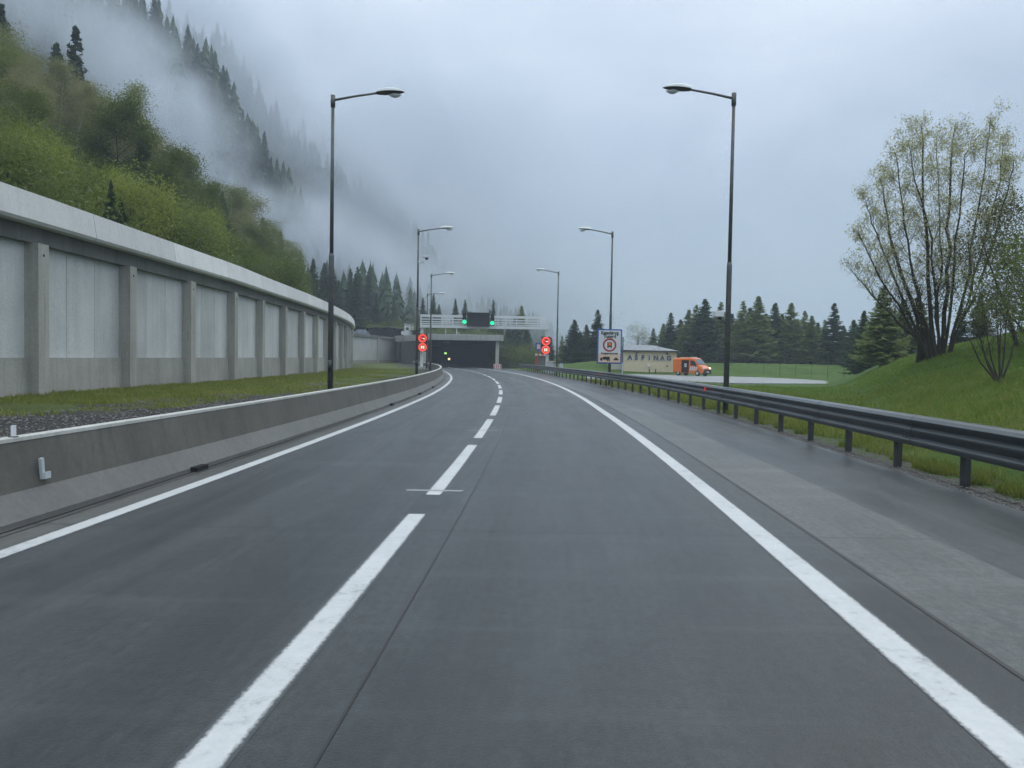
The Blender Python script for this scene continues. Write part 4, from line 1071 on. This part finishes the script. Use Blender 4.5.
for x, y in scatter(-95, -15, 24, 124, 5.2, rs):
    w = c_wall(y) - 1.6
    if x > w - 1: continue
    z = hillz(x, y); p = proj((x, y, z + 5))
    if p is None or not (-50 < p[0] < 420): continue
    dist = w - x; r = rs.random()
    lim = (at(p[0], np.interp(p[0], SILX, SILY), y).z - z) / 11.5     # the crest of the wood as the photograph shows it
    if lim < .28: continue
    # what the crest of the near slope hides is left out
    if dist > 48: continue
    if dist < 5 or (dist < 9 and p[0] < 150):
        BRI.plant(rs.integers(0, 3), (x, y, z - .3), rs.uniform(0, 6), min(rs.uniform(.55, .95), lim * 2.4), 'bright green leafy shrub on the slope just above the wall parapet', 'shrubs above the wall')
    elif r < .42 and 38 < y < 100:
        BIR.plant(rs.integers(0, 2), (x, y, z - .3), rs.uniform(0, 6), min(rs.uniform(.85, 1.3), lim * rs.uniform(.72, 1.1)), 'pale trunked birch among others on the lower wooded slope', 'birches on the slope')
    elif r < (.52 if y < 75 else .80) or y > 104:
        FIR.plant(rs.integers(0, 3), (x, y, z - .3), rs.uniform(0, 6), min(rs.uniform(.6, 1.1), lim * rs.uniform(.8, 1.25)), 'dark conifer mixed into the broadleaf wood on the lower slope', 'conifers in the mixed wood')
    else:
        BRO.plant(rs.integers(0, 3), (x, y, z - .3), rs.uniform(0, 6), min(rs.uniform(.8, 1.3), lim * rs.uniform(.72, 1.1)), 'olive green broadleaf tree in the wood on the lower slope', 'broadleaf trees on the slope')
    nA += 1
# fir ridges in the mist
nB = 0
for (x0, x1, y0, y1, sp, lb, gp_) in ((-150, -34, 200, 262, 8.0, 'dark fir on the first misty ridge above the wood', 'firs on the first ridge'),
                                     (-150, 10, 350, 402, 16, 'faint fir on the second ridge fading into the cloud', 'firs on the second ridge'),
                                     (-30, 4, 136, 180, 10.5, 'dim fir on the rise behind the tunnel roof', 'firs behind the tunnel roof'),
                                     (-72, -24, 118, 198, 7.5, 'grey green fir in the misty hollow above the far wall', 'firs in the hollow')):
    for x, y in scatter(x0, x1, y0, y1, sp, rs):
        z = hillz(x, y); p = proj((x, y, z + 14))
        if p is None or not (-20 < p[0] < 560) or p[1] < -60 or z < 4.5: continue
        if y < 200 and x > c_wall(min(y, 160)) - 3 and 'tunnel' not in gp_: continue
        if 'tunnel' in gp_ and (z < 4.6 or p[0] > 540): continue
        FARF.plant(rs.integers(0, 3), (x, y, z - .5), rs.uniform(0, 6), rs.uniform(.65, 1.15) * (1.0 if y > 200 else .46 if 'tunnel' in gp_ else .72), lb, gp_); nB += 1
# the rest of the fir wood on the ridges, past what can be told apart
rs = np.random.default_rng(77); V = []
for x0, x1, y0, y1, sp, hm in ((-190, -26, 178, 272, 5.6, 13), (-220, 14, 330, 412, 8.5, 15), (-300, 44, 540, 655, 14, 19)):
    for x, y in scatter(x0, x1, y0, y1, sp, rs, .5):
        z = hillz(x, y); h = hm * rs.uniform(.55, 1.2); p = proj((x, y, z + h))
        if p is None or not (-30 < p[0] < 600) or p[1] < -70 or z < 5: continue
        w = h * rs.uniform(.16, .24); nt_ = 9
        for t in range(nt_):
            u = t / nt_; zt = z + h * (.06 + .94 * (t + 1.5) / (nt_ + .6)); rr = w * (1 - u) ** .8 + .15
            for k in range(8):
                a = rs.uniform(0, 6.28); q = rr * rs.uniform(.6, 1.15); wd = .42 * q + .15
                tx, ty = x + math.cos(a) * q, y + math.sin(a) * q; sx, sy = -math.sin(a) * wd, math.cos(a) * wd; zb = zt - h * .17 - q * .25
                V += [(x, y, zt), (tx + sx, ty + sy, zb), (tx - sx, ty - sy, zb + rs.uniform(-.3, .3))]
        V += [(x - .2, y, z + h * .85), (x + .2, y, z + h * .85), (x, y, z + h * 1.04)]
o = np_obj('distant_forest', np.array(V), np.arange(len(V)).reshape(-1, 3), M['fir'], None); tag(o, 'dense fir forest covering the misty mountain ridges', 'forest', kind='stuff')
# trees behind the tunnel mouth
for px, topy, d, kind, i, lb in ((456, 304, 165, LAR, 0, 'pale green larch behind the gantry above the tunnel roof'), (464.5, 308, 172, LAR, 1, 'second pale larch behind the gantry, touching the message board'),
                                (489, 308, 190, FIR, 1, 'thin dark fir top just above the dark message board'), (438.5, 303, 185, FIR, 0, 'grey fir behind the railing at the gantry end over the barrier'),
                                (422, 308, 175, FIR, 1, 'narrow fir behind the lamp poles left of the gantry'), (470, 310, 200, FIR, 2, 'broad fir hidden behind the message board'),
                                (521, 304, 165, LAR, 0, 'tall light green larch behind the gantry walkway'), (515, 314, 158, FIR, 2, 'dark fir beside the tall larch behind the gantry walkway'),
                                (508, 322, 155, FIR, 0, 'dark fir just past the end of the tunnel roof slab'), (527, 322, 150, FIR, 0, 'dark fir under the gantry walkway behind the leafy shrubs'),
                                (500, 318, 175, FIR, 2, 'fir rising behind the tunnel roof slab corner'), (551, 336, 135, FIR, 1, 'sparse fir behind the red gantry signs'),
                                (562, 334, 140, LAR, 1, 'small larch just beyond the farthest lamp'), (412, 318, 190, FIR, 2, 'grey fir above the ribbed wing of the tunnel mouth'),
                                (403, 312, 180, FIR, 1, 'faint fir in the mist above the tunnel wing')):
    x = at(px, 350, d).x; z = max(hillz(x, d), 0 if px > 505 else 5); zt = at(px, topy, d).z; s = (zt - z) / 12.2
    kind.plant(i, (x, d, z - .2), px, (s * 1.15, s * 1.15, s), lb)
for px, topy, d, lb in ((509, 342, 127.5, 'light green rounded shrub beside the tunnel column'), (519, 345, 126, 'light green shrub second from the tunnel column'), (531, 343, 128, 'rounded green shrub under the gantry beside the booth'), (525, 349, 121, 'low green shrub in front of the others by the booth'),
                        (396, 318, 165, 'pale shrub above the far wall near the small white hut'), (385, 320, 160, 'pale shrub in the mist above the far wall'), (373, 326, 155, 'pale shrub at the end of the retaining wall, above the far wall')):
    x = at(px, 350, d).x; z = max(hillz(x, d), 0 if px > 505 else 5); zt = at(px, topy, d).z; s = (zt - z) / 4.1
    BRI.plant(2, (x, d, z - .2), px, (s, s, s), lb)
# trees beyond the service road, each measured on its own
line = [(574, 318, 118, FIR, 2, 'broad dark fir standing first beyond the farthest lamp'), (586, 323, 124, FIR, 0, 'dark fir filling the gap behind the tunnel sign'), (597, 308, 116, FIR, 1, 'tall spiky fir rising just behind the tunnel sign'),
        (653, 327, 128, FIR, 1, 'small spreading fir behind the cream building roof'), (670, 311, 118, FIR, 1, 'slender fir behind the lettered end of the cream building'),
        (688, 308, 116, LAR, 0, 'light green fir directly behind the orange van'), (704, 297, 112, FIR, 2, 'tallest full dark fir between the van and the near lamp pole'),
        (720, 300, 118, LAR, 1, 'thin larch half hidden by the near lamp pole'), (742, 299, 114, LAR, 1, 'slender pale larch just right of the near lamp pole'), (757, 294, 112, LAR, 0, 'tall bushy larch second right of the near lamp pole'),
        (774, 301, 116, FIR, 0, 'dark fir between two pale larches beyond the service road'), (790, 301, 114, LAR, 0, 'wide pale larch beyond the end of the service road'), (804, 309, 116, LAR, 1, 'slim pale larch next to the wide one beyond the service road'),
        (817, 321, 120, FIR, 2, 'low dark fir in the shade between larch and pointed fir'), (833, 301, 104, FIR, 1, 'pointed dark fir standing apart on the open grass edge'), (853, 318, 100, FIR, 2, 'dark fir leaning into the willow branches'),
        (731, 312, 122, FIR, 2, 'dark fir behind the near lamp pole'), (716, 310, 122, FIR, 0, 'dark fir close behind the camera box of the near lamp'), (765, 312, 124, FIR, 2, 'dark fir filling in behind the bushy larch'),
                 (781, 312, 118, LAR, 0, 'soft pale larch between the dark fir and the widest larch'), (749, 306, 121, FIR, 2, 'dark fir showing between the first two pale larches'), (811, 314, 110, LAR, 0, 'young bright larch in front of the low dark fir'),
         (824, 318, 112, LAR, 1, 'slim bright larch beside the pointed dark fir'), (843, 324, 108, FIR, 0, 'small dark fir between the pointed fir and the willow branches'), (695, 303, 119, LAR, 1, 'tall pale larch between the two firs behind the orange van'),
         (663, 322, 124, LAR, 0, 'pale larch behind the roof ridge of the cream building'), (580, 330, 112, FIR, 2, 'low broad fir at the foot of the first dark fir'),
         (797, 318, 124, FIR, 0, 'dark fir filling in behind the wide larch'), (680, 318, 126, FIR, 2, 'dark fir low behind the roof of the orange van')]
for px, topy, d, kind, i, lb in line:
    x = at(px, 350, d).x; z = g_right(x, d); zt = at(px, topy, d).z; s = (zt - z) / 12.2
    kind.plant(i, (x, d, z - .15), px * 1.3, (s * 1.6, s * 1.6, s), lb)
for px, topy, d, kind, i, lb, ws in ((882, 282, 55, LAR, 0, 'big soft green larch left of the willow trunks', 1.35), (863, 308, 70, FIR, 2, 'dark fir at the foot of the big soft larch', 1.0), (902, 296, 64, FIR, 0, 'dark fir behind the leaning willow stems', 1.2),
                                     (921, 300, 60, LAR, 0, 'larch showing through the willow crown', 1.2), (960, 300, 56, FIR, 1, 'spiky fir behind the right willow stems', 1.1), (979, 290, 54, FIR, 0, 'dim fir between the willow and the edge tree', 1.1)):
    x = at(px, 350, d).x; z = g_right(x, d); zt = at(px, topy, d).z; s = (zt - z) / 12.2
    kind.plant(i, (x, d, z - .15), px, (s * ws * 1.2, s * ws * 1.2, s), lb)
for i, (px, topy, d, lb) in enumerate(((634, 325, 126, 'pale budding tree with bare branches behind the cream building'), (644, 330, 128, 'second pale budding tree, closer to the building lettering'))):
    x = at(px, 350, d).x; z = g_right(x, d); zt = at(px, topy, d).z
    t = broadleaf(70 + i, 8, 'leaf_birch', 'bark', 1500, .10, 1.1, .2, .5, name='budding_tree', stems=3); t.location = (x, d, z); s = (zt - z) / 8; t.scale = (s, s, s); tag(t, lb, 'tree')

# big many-stemmed willow, modelled stem by stem
WB = at(937, 356, 35); WB = Vector((WB.x, 35, g_right(WB.x, 35)))
wt = empty('willow_tree', WB, 0, 'large many stemmed willow with thin yellow green spring leaves on the grass mound', 'willow tree')
mb = MB(); tips = []; rs = np.random.default_rng(91)
def wpx(px, py, dy=0): q = at(px, py, 35 + dy); return q - WB
stems = [[(930, 357), (905, 318), (880, 278), (858, 232)], [(933, 356), (912, 300), (893, 250), (884, 200), (880, 178)], [(936, 356), (930, 300), (926, 230), (922, 160), (921, 124)],
         [(939, 355), (935, 300), (931, 240), (915, 180), (908, 140)], [(942, 355), (948, 290), (948, 230), (951, 160), (955, 128)], [(945, 355), (952, 300), (955, 240), (962, 170), (968, 150)],
         [(948, 354), (966, 290), (975, 230), (984, 170), (990, 122)], [(946, 354), (972, 300), (995, 240), (1008, 190), (1014, 160)], [(934, 356), (900, 325), (872, 295), (850, 268)], [(940, 355), (938, 310), (942, 260), (938, 200), (937, 136)],
         [(932, 357), (908, 310), (888, 262), (872, 222), (866, 200)], [(947, 354), (970, 295), (985, 240), (999, 180), (1003, 140)], [(937, 356), (918, 300), (908, 240), (900, 190), (895, 152)]]
for si, st in enumerate(stems):
    dy0 = rs.uniform(-2.2, 2.2); pts = [wpx(px, py, dy0 * (i / 3) ** 1.2) for i, (px, py) in enumerate(st)]
    fine = []
    for a, c in zip(pts[:-1], pts[1:]):
        for k in range(3): fine.append(a.lerp(c, k / 3) + Vector(rs.normal(size=3) * .04))
    fine.append(pts[-1]); fine[0] = fine[0] - Vector((0, 0, .4))
    n = len(fine); rad = [(.12 if si in (2, 4, 1) else .08) * (1 - .88 * (i / n) ** .8) for i in range(n)]
    mb.tube(fine, rad, 8, M['bark_willow'], caps=False)
    for k in range(34):
        u = .2 + .8 * (k + rs.random()) / 34; i = min(n - 2, int(u * (n - 1))); q = fine[i].lerp(fine[i + 1], u * (n - 1) - i)
        az = rs.uniform(0, 6.28); d = Vector((math.cos(az) * .85, math.sin(az) * .85, .75)).normalized()
        branches(mb, q, d, rs.uniform(.8, 1.8) * (1.15 - .75 * u), .020 * (1.3 - u), 2, rs, tips, M['bark_willow'], up=.5, wob=.3, minr=.0035, kids=(3, 5), spread=.6)
mb.build('trunk', parent=wt, smooth=True)
T = np.array([tuple(p) for p in tips]); hgt = T[:, 2]; wgt = .10 + np.clip((hgt - 2.0) / 5, 0, .8); wgt /= wgt.sum()
P = T[rs.choice(len(T), 32000, p=wgt)] + rs.normal(size=(32000, 3)) * .13
V, F = leafquads(P, None, .044, rs); np_obj('crown', V, F, M['leaf_willow'], wt)
# thick dark old trunk beside it and the bare shrub on the slope
x = at(921, 356, 36).x
t = empty('tree_stump', (x, 36, g_right(x, 36)), 0, 'thick dark leaning trunk with ivy left of the willow stems', 'tree')
mb = MB(); mb.tube([(0, 0, -.3), (.02, 0, .6), (-.08, 0, 1.6), (-.22, 0, 2.7), (-.2, 0, 3.4)], [.24, .2, .17, .12, .04], 9, M['bark']); tp = []
for k in range(9): branches(mb, Vector((-.1, 0, 1.2 + .22 * k)), Vector((rs.normal(), rs.normal(), .5)).normalized(), 1.0, .03, 1, rs, tp, M['bark'])
mb.build('trunk', parent=t, smooth=True)
T = np.array([tuple(p) for p in tp]); P = T[rs.integers(0, len(T), 700)] + rs.normal(size=(700, 3)) * .2; V, F = leafquads(P, None, .06, rs); np_obj('crown', V, F, M['leaf_autumn'], t)
x = at(1000, 387, 23).x; sb = Vector((x, 23, g_right(x, 23)))
t = empty('bare_shrub', sb, 0, 'bare multi stemmed shrub on the grass slope below the willow', 'shrub')
mb = MB(); tp = []
for dx, hh in ((-1.35, 1.7), (-1.0, 2.2), (-.55, 1.9), (-.25, 2.4), (.05, 2.3), (.3, 2.5), (.6, 2.2), (-.8, 1.3)):
    q = Vector((dx, rs.normal() * .3, hh)); mb.tube([(0, 0, -.1), q * .35 + Vector((dx * .12, 0, 0)), q * .7, q], [.035, .025, .015, .006], 5, M['bark_willow'], caps=False)
    for k in range(7): branches(mb, q * rs.uniform(.35, 1), Vector((rs.normal() * .5, rs.normal() * .5, .8)).normalized(), .7, .008, 1, rs, tp, M['bark_willow'], minr=.003)
mb.build('stems', parent=t, smooth=True)
T = np.array([tuple(p) for p in tp]); P = T[rs.integers(0, len(T), 900)] + rs.normal(size=(900, 3)) * .1; V, F = leafquads(P, None, .028, rs); np_obj('crown', V, F, M['leaf_autumn'], t)
# brownish tree at the frame edge
x = at(1032, 350, 31).x
t = broadleaf(95, 6.4, 'leaf_autumn', 'bark_willow', 15000, .055, .95, .08, .40, name='edge_tree', stems=4); t.location = (x, 31, g_right(x, 31)); tag(t, 'brownish green bushy tree at the edge of the view beyond the bare shrub', 'tree')
x = at(1060, 350, 27).x
t = broadleaf(96, 5.2, 'leaf_mid', 'bark_willow', 12000, .06, 1.3, .08, .42, name='edge_tree', stems=3); t.location = (x, 27, g_right(x, 27)); tag(t, 'green leafy tree partly cut off by the picture edge', 'tree')
for k in (FIR, LAR, FARF, BRO, BIR, BRI): k.finish()

# wire fence at the foot of the trees
fn = empty('wire_fence', (at(760, 364, 100).x, 100, 1.4), 0, 'thin wire fence on slender posts at the foot of the trees', 'fence')
fp = []
for px in range(716, 938, 16):
    d = 100 - (px - 716) * .15; x = at(px, 364, d).x; z = g_right(x, d); fp.append(Vector((x, d, z)))
for i, p in enumerate(fp):
    mb = MB(); q = p - fn.location; mb.tube([q - Vector((0, 0, .2)), q + Vector((0, 0, 1.75))], .03, 5, M['pole']); mb.build('fence_post', parent=fn)
mb = MB()
for h in (.2, .6, 1.0, 1.4, 1.7):
    for a, c in zip(fp[:-1], fp[1:]): mb.tube([a - fn.location + Vector((0, 0, h)), c - fn.location + Vector((0, 0, h))], .008, 3, M['steel'])
mb.build('wire', parent=fn)
# hut and mast on the slope above the far wall
q = at(409, 330, 150)
t = empty('hillside_hut', (q.x, 150, q.z - 1.4), 0, 'small white hut on the slope above the ribbed tunnel wing', 'hut')
mb = MB(); mb.box((0, 0, 1.2), (1.6, 1.6, 2.8), M['signwhite']); mb.build('wall', parent=t); mb = MB(); mb.box((0, 0, 2.68), (2.0, 2.0, .14), M['roofmetal']); mb.build('roof', parent=t)
mb = MB(); mb.box((-.2, -.82, 1.6), (.5, .04, .5), M['glass']); mb.build('window', parent=t)
q = at(403, 333, 140)
t = empty('floodlight', (q.x, 140, q.z - 1.6), 0, 'round pale floodlight on a short post above the far wall', 'floodlight')
mb = MB(); mb.tube([(0, 0, -1), (0, 0, 1.5)], .05, 6, M['steel']); mb.build('post', parent=t); mb = MB(); mb.tube([(0, -.1, 1.6), (0, .1, 1.6)], .36, 14, M['white']); mb.build('lamp_head', parent=t)

# undergrowth filling the near wooded slope
rs = np.random.default_rng(33); P = []
while len(P) < 95000:
    y = rs.uniform(22, 128); w = c_wall(y) - 1.4; x = w - rs.uniform(0, 1) ** 1.2 * 50
    px = 512 + 770 * x / y
    if px < -30: continue
    P.append((x, y, hillz(x, y) + abs(rs.normal()) * .9 * (0.4 + vn(x * .4, y * .4))))
while len(P) < 118000:
    y = rs.uniform(128, 185); x = rs.uniform(-60, 6); z = hillz(x, y)
    if z < 4.3: continue
    P.append((x, y, z + abs(rs.normal()) * 1.0 * vn(x * .5, y * .5)))
V, F = leafquads(np.array(P), None, .115, rs); o = np_obj('undergrowth', V, F, M['leaf_mid'], None); tag(o, 'low leafy undergrowth covering the wooded slope above the wall', 'undergrowth', kind='stuff')

# grass blades and verge stones close to the road
def blades(name, pts, h, mat, label, wmul=1.0):
    rs = np.random.default_rng(len(pts)); P = np.array(pts); n = len(P)
    az = rs.uniform(0, 6.28, n); w = np.stack([np.cos(az), np.sin(az), np.zeros(n)], 1) * (.010 * wmul * rs.uniform(.6, 1.4, n))[:, None]
    hh = h * rs.uniform(.4, 1.2, n) * np.array([.45 + 1.1 * fbm(p[0] * .9, p[1] * .9) * (1.6 if vn(p[0] * 2.3, p[1] * 2.3) > .72 else 1) for p in pts]); ln = rs.normal(size=(n, 2)) * .45 * hh[:, None]
    tip = P + np.stack([ln[:, 0], ln[:, 1], hh], 1)
    V = np.stack([P - w, P + w, tip], 1).reshape(-1, 3)
    o = np_obj(name, V, np.arange(3 * n).reshape(-1, 3), mat, None); tag(o, label, 'grass', kind='stuff')
rs = np.random.default_rng(44); pts = []
while len(pts) < 90000:
    y = 5 + 60 * rs.random() ** 1.6; o = .45 + 9 * rs.random() ** 1.7; x = c_asph(y) + o
    if o < 1.0 and vn(x * 3, y * 3) * 1.0 + (o - .4) < .75: continue
    z = g_right(x, y) if o > 1.3 else .01
    pts.append((x, y, z - .01))
blades('verge_grass', pts, .17, M['blade'], 'yellow green grass growing along the guardrail', 1.3)
pts = []
while len(pts) < 90000:
    y = 16 + 45 * rs.random(); x = 10 + 28 * rs.random()
    if not (0 < 512 + 770 * x / y < 1060) or (y > 54 and x < 31): continue
    pts.append((x, y, g_right(x, y) - .01))
blades('mound_grass', pts, .12, M['blade_dark'], 'lush green grass covering the mound around the willow', 2.6)
pts = []
tries = 0
while len(pts) < 80000 and tries < 600000:
    tries += 1
    y = 9 + 75 * rs.random() ** 1.3; t_ = rs.random(); x = c_wall(y) * (1 - t_) + (c_bar(y) - .62) * t_
    dens = .42 - t_ + np.interp(y, [10, 34], [-.02, .38]) + (fbm(x * .35 + 9, y * .35) - .5) * 1.3
    if dens < rs.uniform(0, .25): continue
    pts.append((x, y, gl(y) + (fbm(x * .9, y * .5) - .5) * .14 * math.sin(math.pi * t_) - .02))
blades('strip_grass', pts, .10, M['blade'], 'patchy yellow green grass at the foot of the ribbed wall', 1.9)
V = []; F = []; rs = np.random.default_rng(45)
def rocks(n, gen, smin, smax, name, label):
    V = []; F = []
    for i in range(n):
        p = gen(); s = rs.uniform(smin, smax); o = len(V)
        q = [np.array(v) * s * rs.uniform(.6, 1.1, 3) for v in ((1, 0, 0), (-1, 0, 0), (0, 1, 0), (0, -1, 0), (0, 0, .7), (0, 0, -.5))]
        V += [np.array(p) + v for v in q]
        for a, b_, c in ((0, 2, 4), (2, 1, 4), (1, 3, 4), (3, 0, 4), (2, 0, 5), (1, 2, 5), (3, 1, 5), (0, 3, 5)): F.append((o + a, o + b_, o + c))
    o = np_obj(name, np.array(V), np.array(F), M['stone'], None); tag(o, label, 'gravel', kind='stuff')
def gen1():
    y = 5 + 35 * rs.random() ** 1.5; o = abs(rs.normal()) * .28 + .02; return (c_asph(y) + o, y, .0 if o > .2 else -.02)
rocks(9000, gen1, .008, .028, 'verge_gravel', 'loose gravel between the hard shoulder and the guardrail')
def gen2():
    y = 8 + 30 * rs.random() ** 1.3; t_ = .45 + .55 * rs.random(); x = c_wall(y) * (1 - t_) + (c_bar(y) - .62) * t_; return (x, y, gl(y) + .01)
rocks(9000, gen2, .012, .04, 'strip_gravel', 'dark gravel and soil behind the concrete barrier')

# ------------------------------------------------------------------ air
def volume_box(name, lo, hi, mat, label, cat='haze'):
    mb = MB(); c = [(a + b_) / 2 for a, b_ in zip(lo, hi)]; mb.box((0, 0, 0), [b_ - a for a, b_ in zip(lo, hi)], mat); o = mb.build(name, loc=c)
    tag(o, label, cat, kind='stuff'); return o
m = bpy.data.materials.new('haze_air'); m.use_nodes = True; nt = m.node_tree; nt.nodes.clear()
out = nt.nodes.new('ShaderNodeOutputMaterial'); pv = nt.nodes.new('ShaderNodeVolumePrincipled')
pv.inputs['Color'].default_value = (.80, .87, 1.0, 1); pv.inputs['Density'].default_value = .0009; pv.inputs['Anisotropy'].default_value = .0
nt.links.new(pv.outputs[0], out.inputs['Volume'])
volume_box('haze', (-1600, -60, -8), (1600, 2600, 240), m, 'pale haze filling the valley air')
def mist_mat(name, dens, scale, lo, hi, seed, stretch=(1, 1, 1.6)):
    m = bpy.data.materials.new(name); m.use_nodes = True; nt = m.node_tree; nt.nodes.clear()
    out = nt.nodes.new('ShaderNodeOutputMaterial'); pv = nt.nodes.new('ShaderNodeVolumePrincipled')
    pv.inputs['Color'].default_value = (.84, .89, .96, 1)
    co = coords(nt); ln = nt.nodes.new('ShaderNodeVectorMath'); ln.operation = 'LENGTH'; nt.links.new(co, ln.inputs[0])
    fall = nt.nodes.new('ShaderNodeMapRange'); fall.interpolation_type = 'SMOOTHSTEP'; fall.inputs['From Min'].default_value = .25; fall.inputs['From Max'].default_value = 1.0
    fall.inputs['To Min'].default_value = 1; fall.inputs['To Max'].default_value = 0; nt.links.new(ln.outputs['Value'], fall.inputs[0])
    n = nt.nodes.new('ShaderNodeTexNoise'); n.noise_dimensions = '4D'; n.inputs['W'].default_value = seed; n.inputs['Scale'].default_value = scale; n.inputs['Detail'].default_value = 4; n.inputs['Roughness'].default_value = .55; n.inputs['Distortion'].default_value = .6
    mp = nt.nodes.new('ShaderNodeMapping'); mp.inputs['Scale'].default_value = stretch; nt.links.new(co, mp.inputs[0]); nt.links.new(mp.outputs[0], n.inputs['Vector'])
    r = nt.nodes.new('ShaderNodeMapRange'); r.inputs['From Min'].default_value = lo; r.inputs['From Max'].default_value = hi; nt.links.new(n.outputs[0], r.inputs[0])
    v = mathn(nt, 'MULTIPLY', mathn(nt, 'MULTIPLY', fall.outputs[0], r.outputs[0]), dens)
    nt.links.new(v, pv.inputs['Density']); nt.links.new(pv.outputs[0], out.inputs['Volume'])
    try: m.cycles.volume_sampling = 'MULTIPLE_IMPORTANCE'
    except Exception: pass
    return m
def mist(px, py, d, size, dens, scale=2.2, lo=.42, hi=.62, seed=1.0, tilt=0):
    c = at(px, py, d); bpy_me = bpy.data.meshes.new('mist_bank'); 
    import bmesh
    bm = bmesh.new(); bmesh.ops.create_icosphere(bm, subdivisions=3, radius=1.0); bm.to_mesh(bpy_me); bm.free()
    bpy_me.materials.append(mist_mat('mist_%d' % int(seed * 10), dens, scale, lo, hi, seed, tuple(k / size[2] for k in size)))
    o = bpy.data.objects.new('mist_bank', bpy_me); COL.objects.link(o); o.location = c; o.scale = size; o.rotation_euler = (0, tilt, 0)
    tag(o, 'drifting mist bank caught on the wooded slope', 'mist', 'mist banks on the slope', 'stuff'); return o
if True:
    L_ = [(75, 28, 165, (40, 24, 12), .07, R(38)), (140, 75, 185, (24, 18, 13), .10, R(45)), (190, 138, 180, (19, 18, 13), .13, R(40)), (185, 190, 178, (18, 16, 12), .08, R(60)),
          (238, 205, 188, (16, 16, 9), .09, R(50)), (305, 238, 196, (22, 18, 12), .10, R(35)), (250, 262, 160, (14, 14, 7), .07, R(50)), (350, 265, 215, (34, 26, 15), .075, R(35)), (395, 290, 230, (34, 26, 12), .06, R(25)),
          (265, 90, 320, (52, 26, 20), .06, R(55)), (330, 160, 330, (56, 28, 24), .06, R(45)), (405, 225, 330, (66, 32, 34), .085, R(42)), (470, 285, 300, (52, 26, 20), .06, R(15)), (415, 285, 225, (30, 20, 12), .06, R(20)), (170, 5, 325, (80, 34, 28), .05, R(45)),
          (450, 235, 470, (150, 60, 55), .035, R(25)), (500, 300, 515, (150, 40, 46), .055, R(12)), (430, 140, 520, (190, 70, 80), .026, R(35))]
    for k_, (px, py, d, sz, dn, tl) in enumerate(L_):
        mist(px, py, d, (sz[0], sz[1], sz[2] * 1.25), dn * .92, 1.05 + .2 * (k_ % 3), .38, .62, 1.3 * k_ + 1, tl)

# ------------------------------------------------------------------ sky and light
w = bpy.data.worlds.new('World'); SC.world = w; w.use_nodes = True; nt = w.node_tree; bg = nt.nodes['Background']
sky = nt.nodes.new('ShaderNodeTexSky'); sky.sky_type = 'NISHITA'; sky.sun_disc = False; sky.sun_elevation = R(48); sky.sun_rotation = R(30); sky.air_density = 1.0; sky.dust_density = 3.0; sky.ozone_density = 1.5
tc = nt.nodes.new('ShaderNodeTexCoord'); sp = nt.nodes.new('ShaderNodeSeparateXYZ'); nt.links.new(tc.outputs['Generated'], sp.inputs[0])
nz = noise(nt, 2.2, 5, .55, tc.outputs['Generated'], (1, 1, 2.2), .4)
el = mathn(nt, 'ADD', sp.outputs[2], mathn(nt, 'MULTIPLY', mathn(nt, 'SUBTRACT', nz.outputs[0], .5), .55))
cl = ramp(nt, [(.0, (2.3, 3.05, 4.1)), (.18, (3.0, 3.8, 5.0)), (.34, (4.9, 5.75, 7.1)), (.55, (7.6, 8.6, 9.6)), (1.0, (12.8, 14.0, 14.4))], el)   # cloud cover, brighter overhead
mx = mix(nt, sky.outputs[0], cl.outputs[0], .9)
nt.links.new(mx, bg.inputs['Color']); bg.inputs['Strength'].default_value = .15
sd = bpy.data.lights.new('sun', 'SUN'); sd.energy = .6; sd.angle = R(35); sd.color = (1, .97, .93); so_ = bpy.data.objects.new('sun', sd); COL.objects.link(so_)
dirv = Vector((math.sin(R(30)) * math.cos(R(48)), math.cos(R(30)) * math.cos(R(48)), math.sin(R(48))))
so_.rotation_euler = dirv.to_track_quat('Z', 'Y').to_euler()
vs_ = SC.view_settings; vs_.view_transform = 'Standard'; vs_.look = 'None'; vs_.exposure = -.12; vs_.gamma = 1; vs_.use_curve_mapping = False
cy = SC.cycles; cy.max_bounces = 5; cy.diffuse_bounces = 2; cy.glossy_bounces = 2; cy.transmission_bounces = 3; cy.volume_bounces = 3; cy.transparent_max_bounces = 8
cy.volume_step_rate = 2.0; cy.volume_preview_step_rate = 2.0; cy.volume_max_steps = 128
cy.use_adaptive_sampling = True; cy.adaptive_threshold = .03
print('trees', nA, nB)
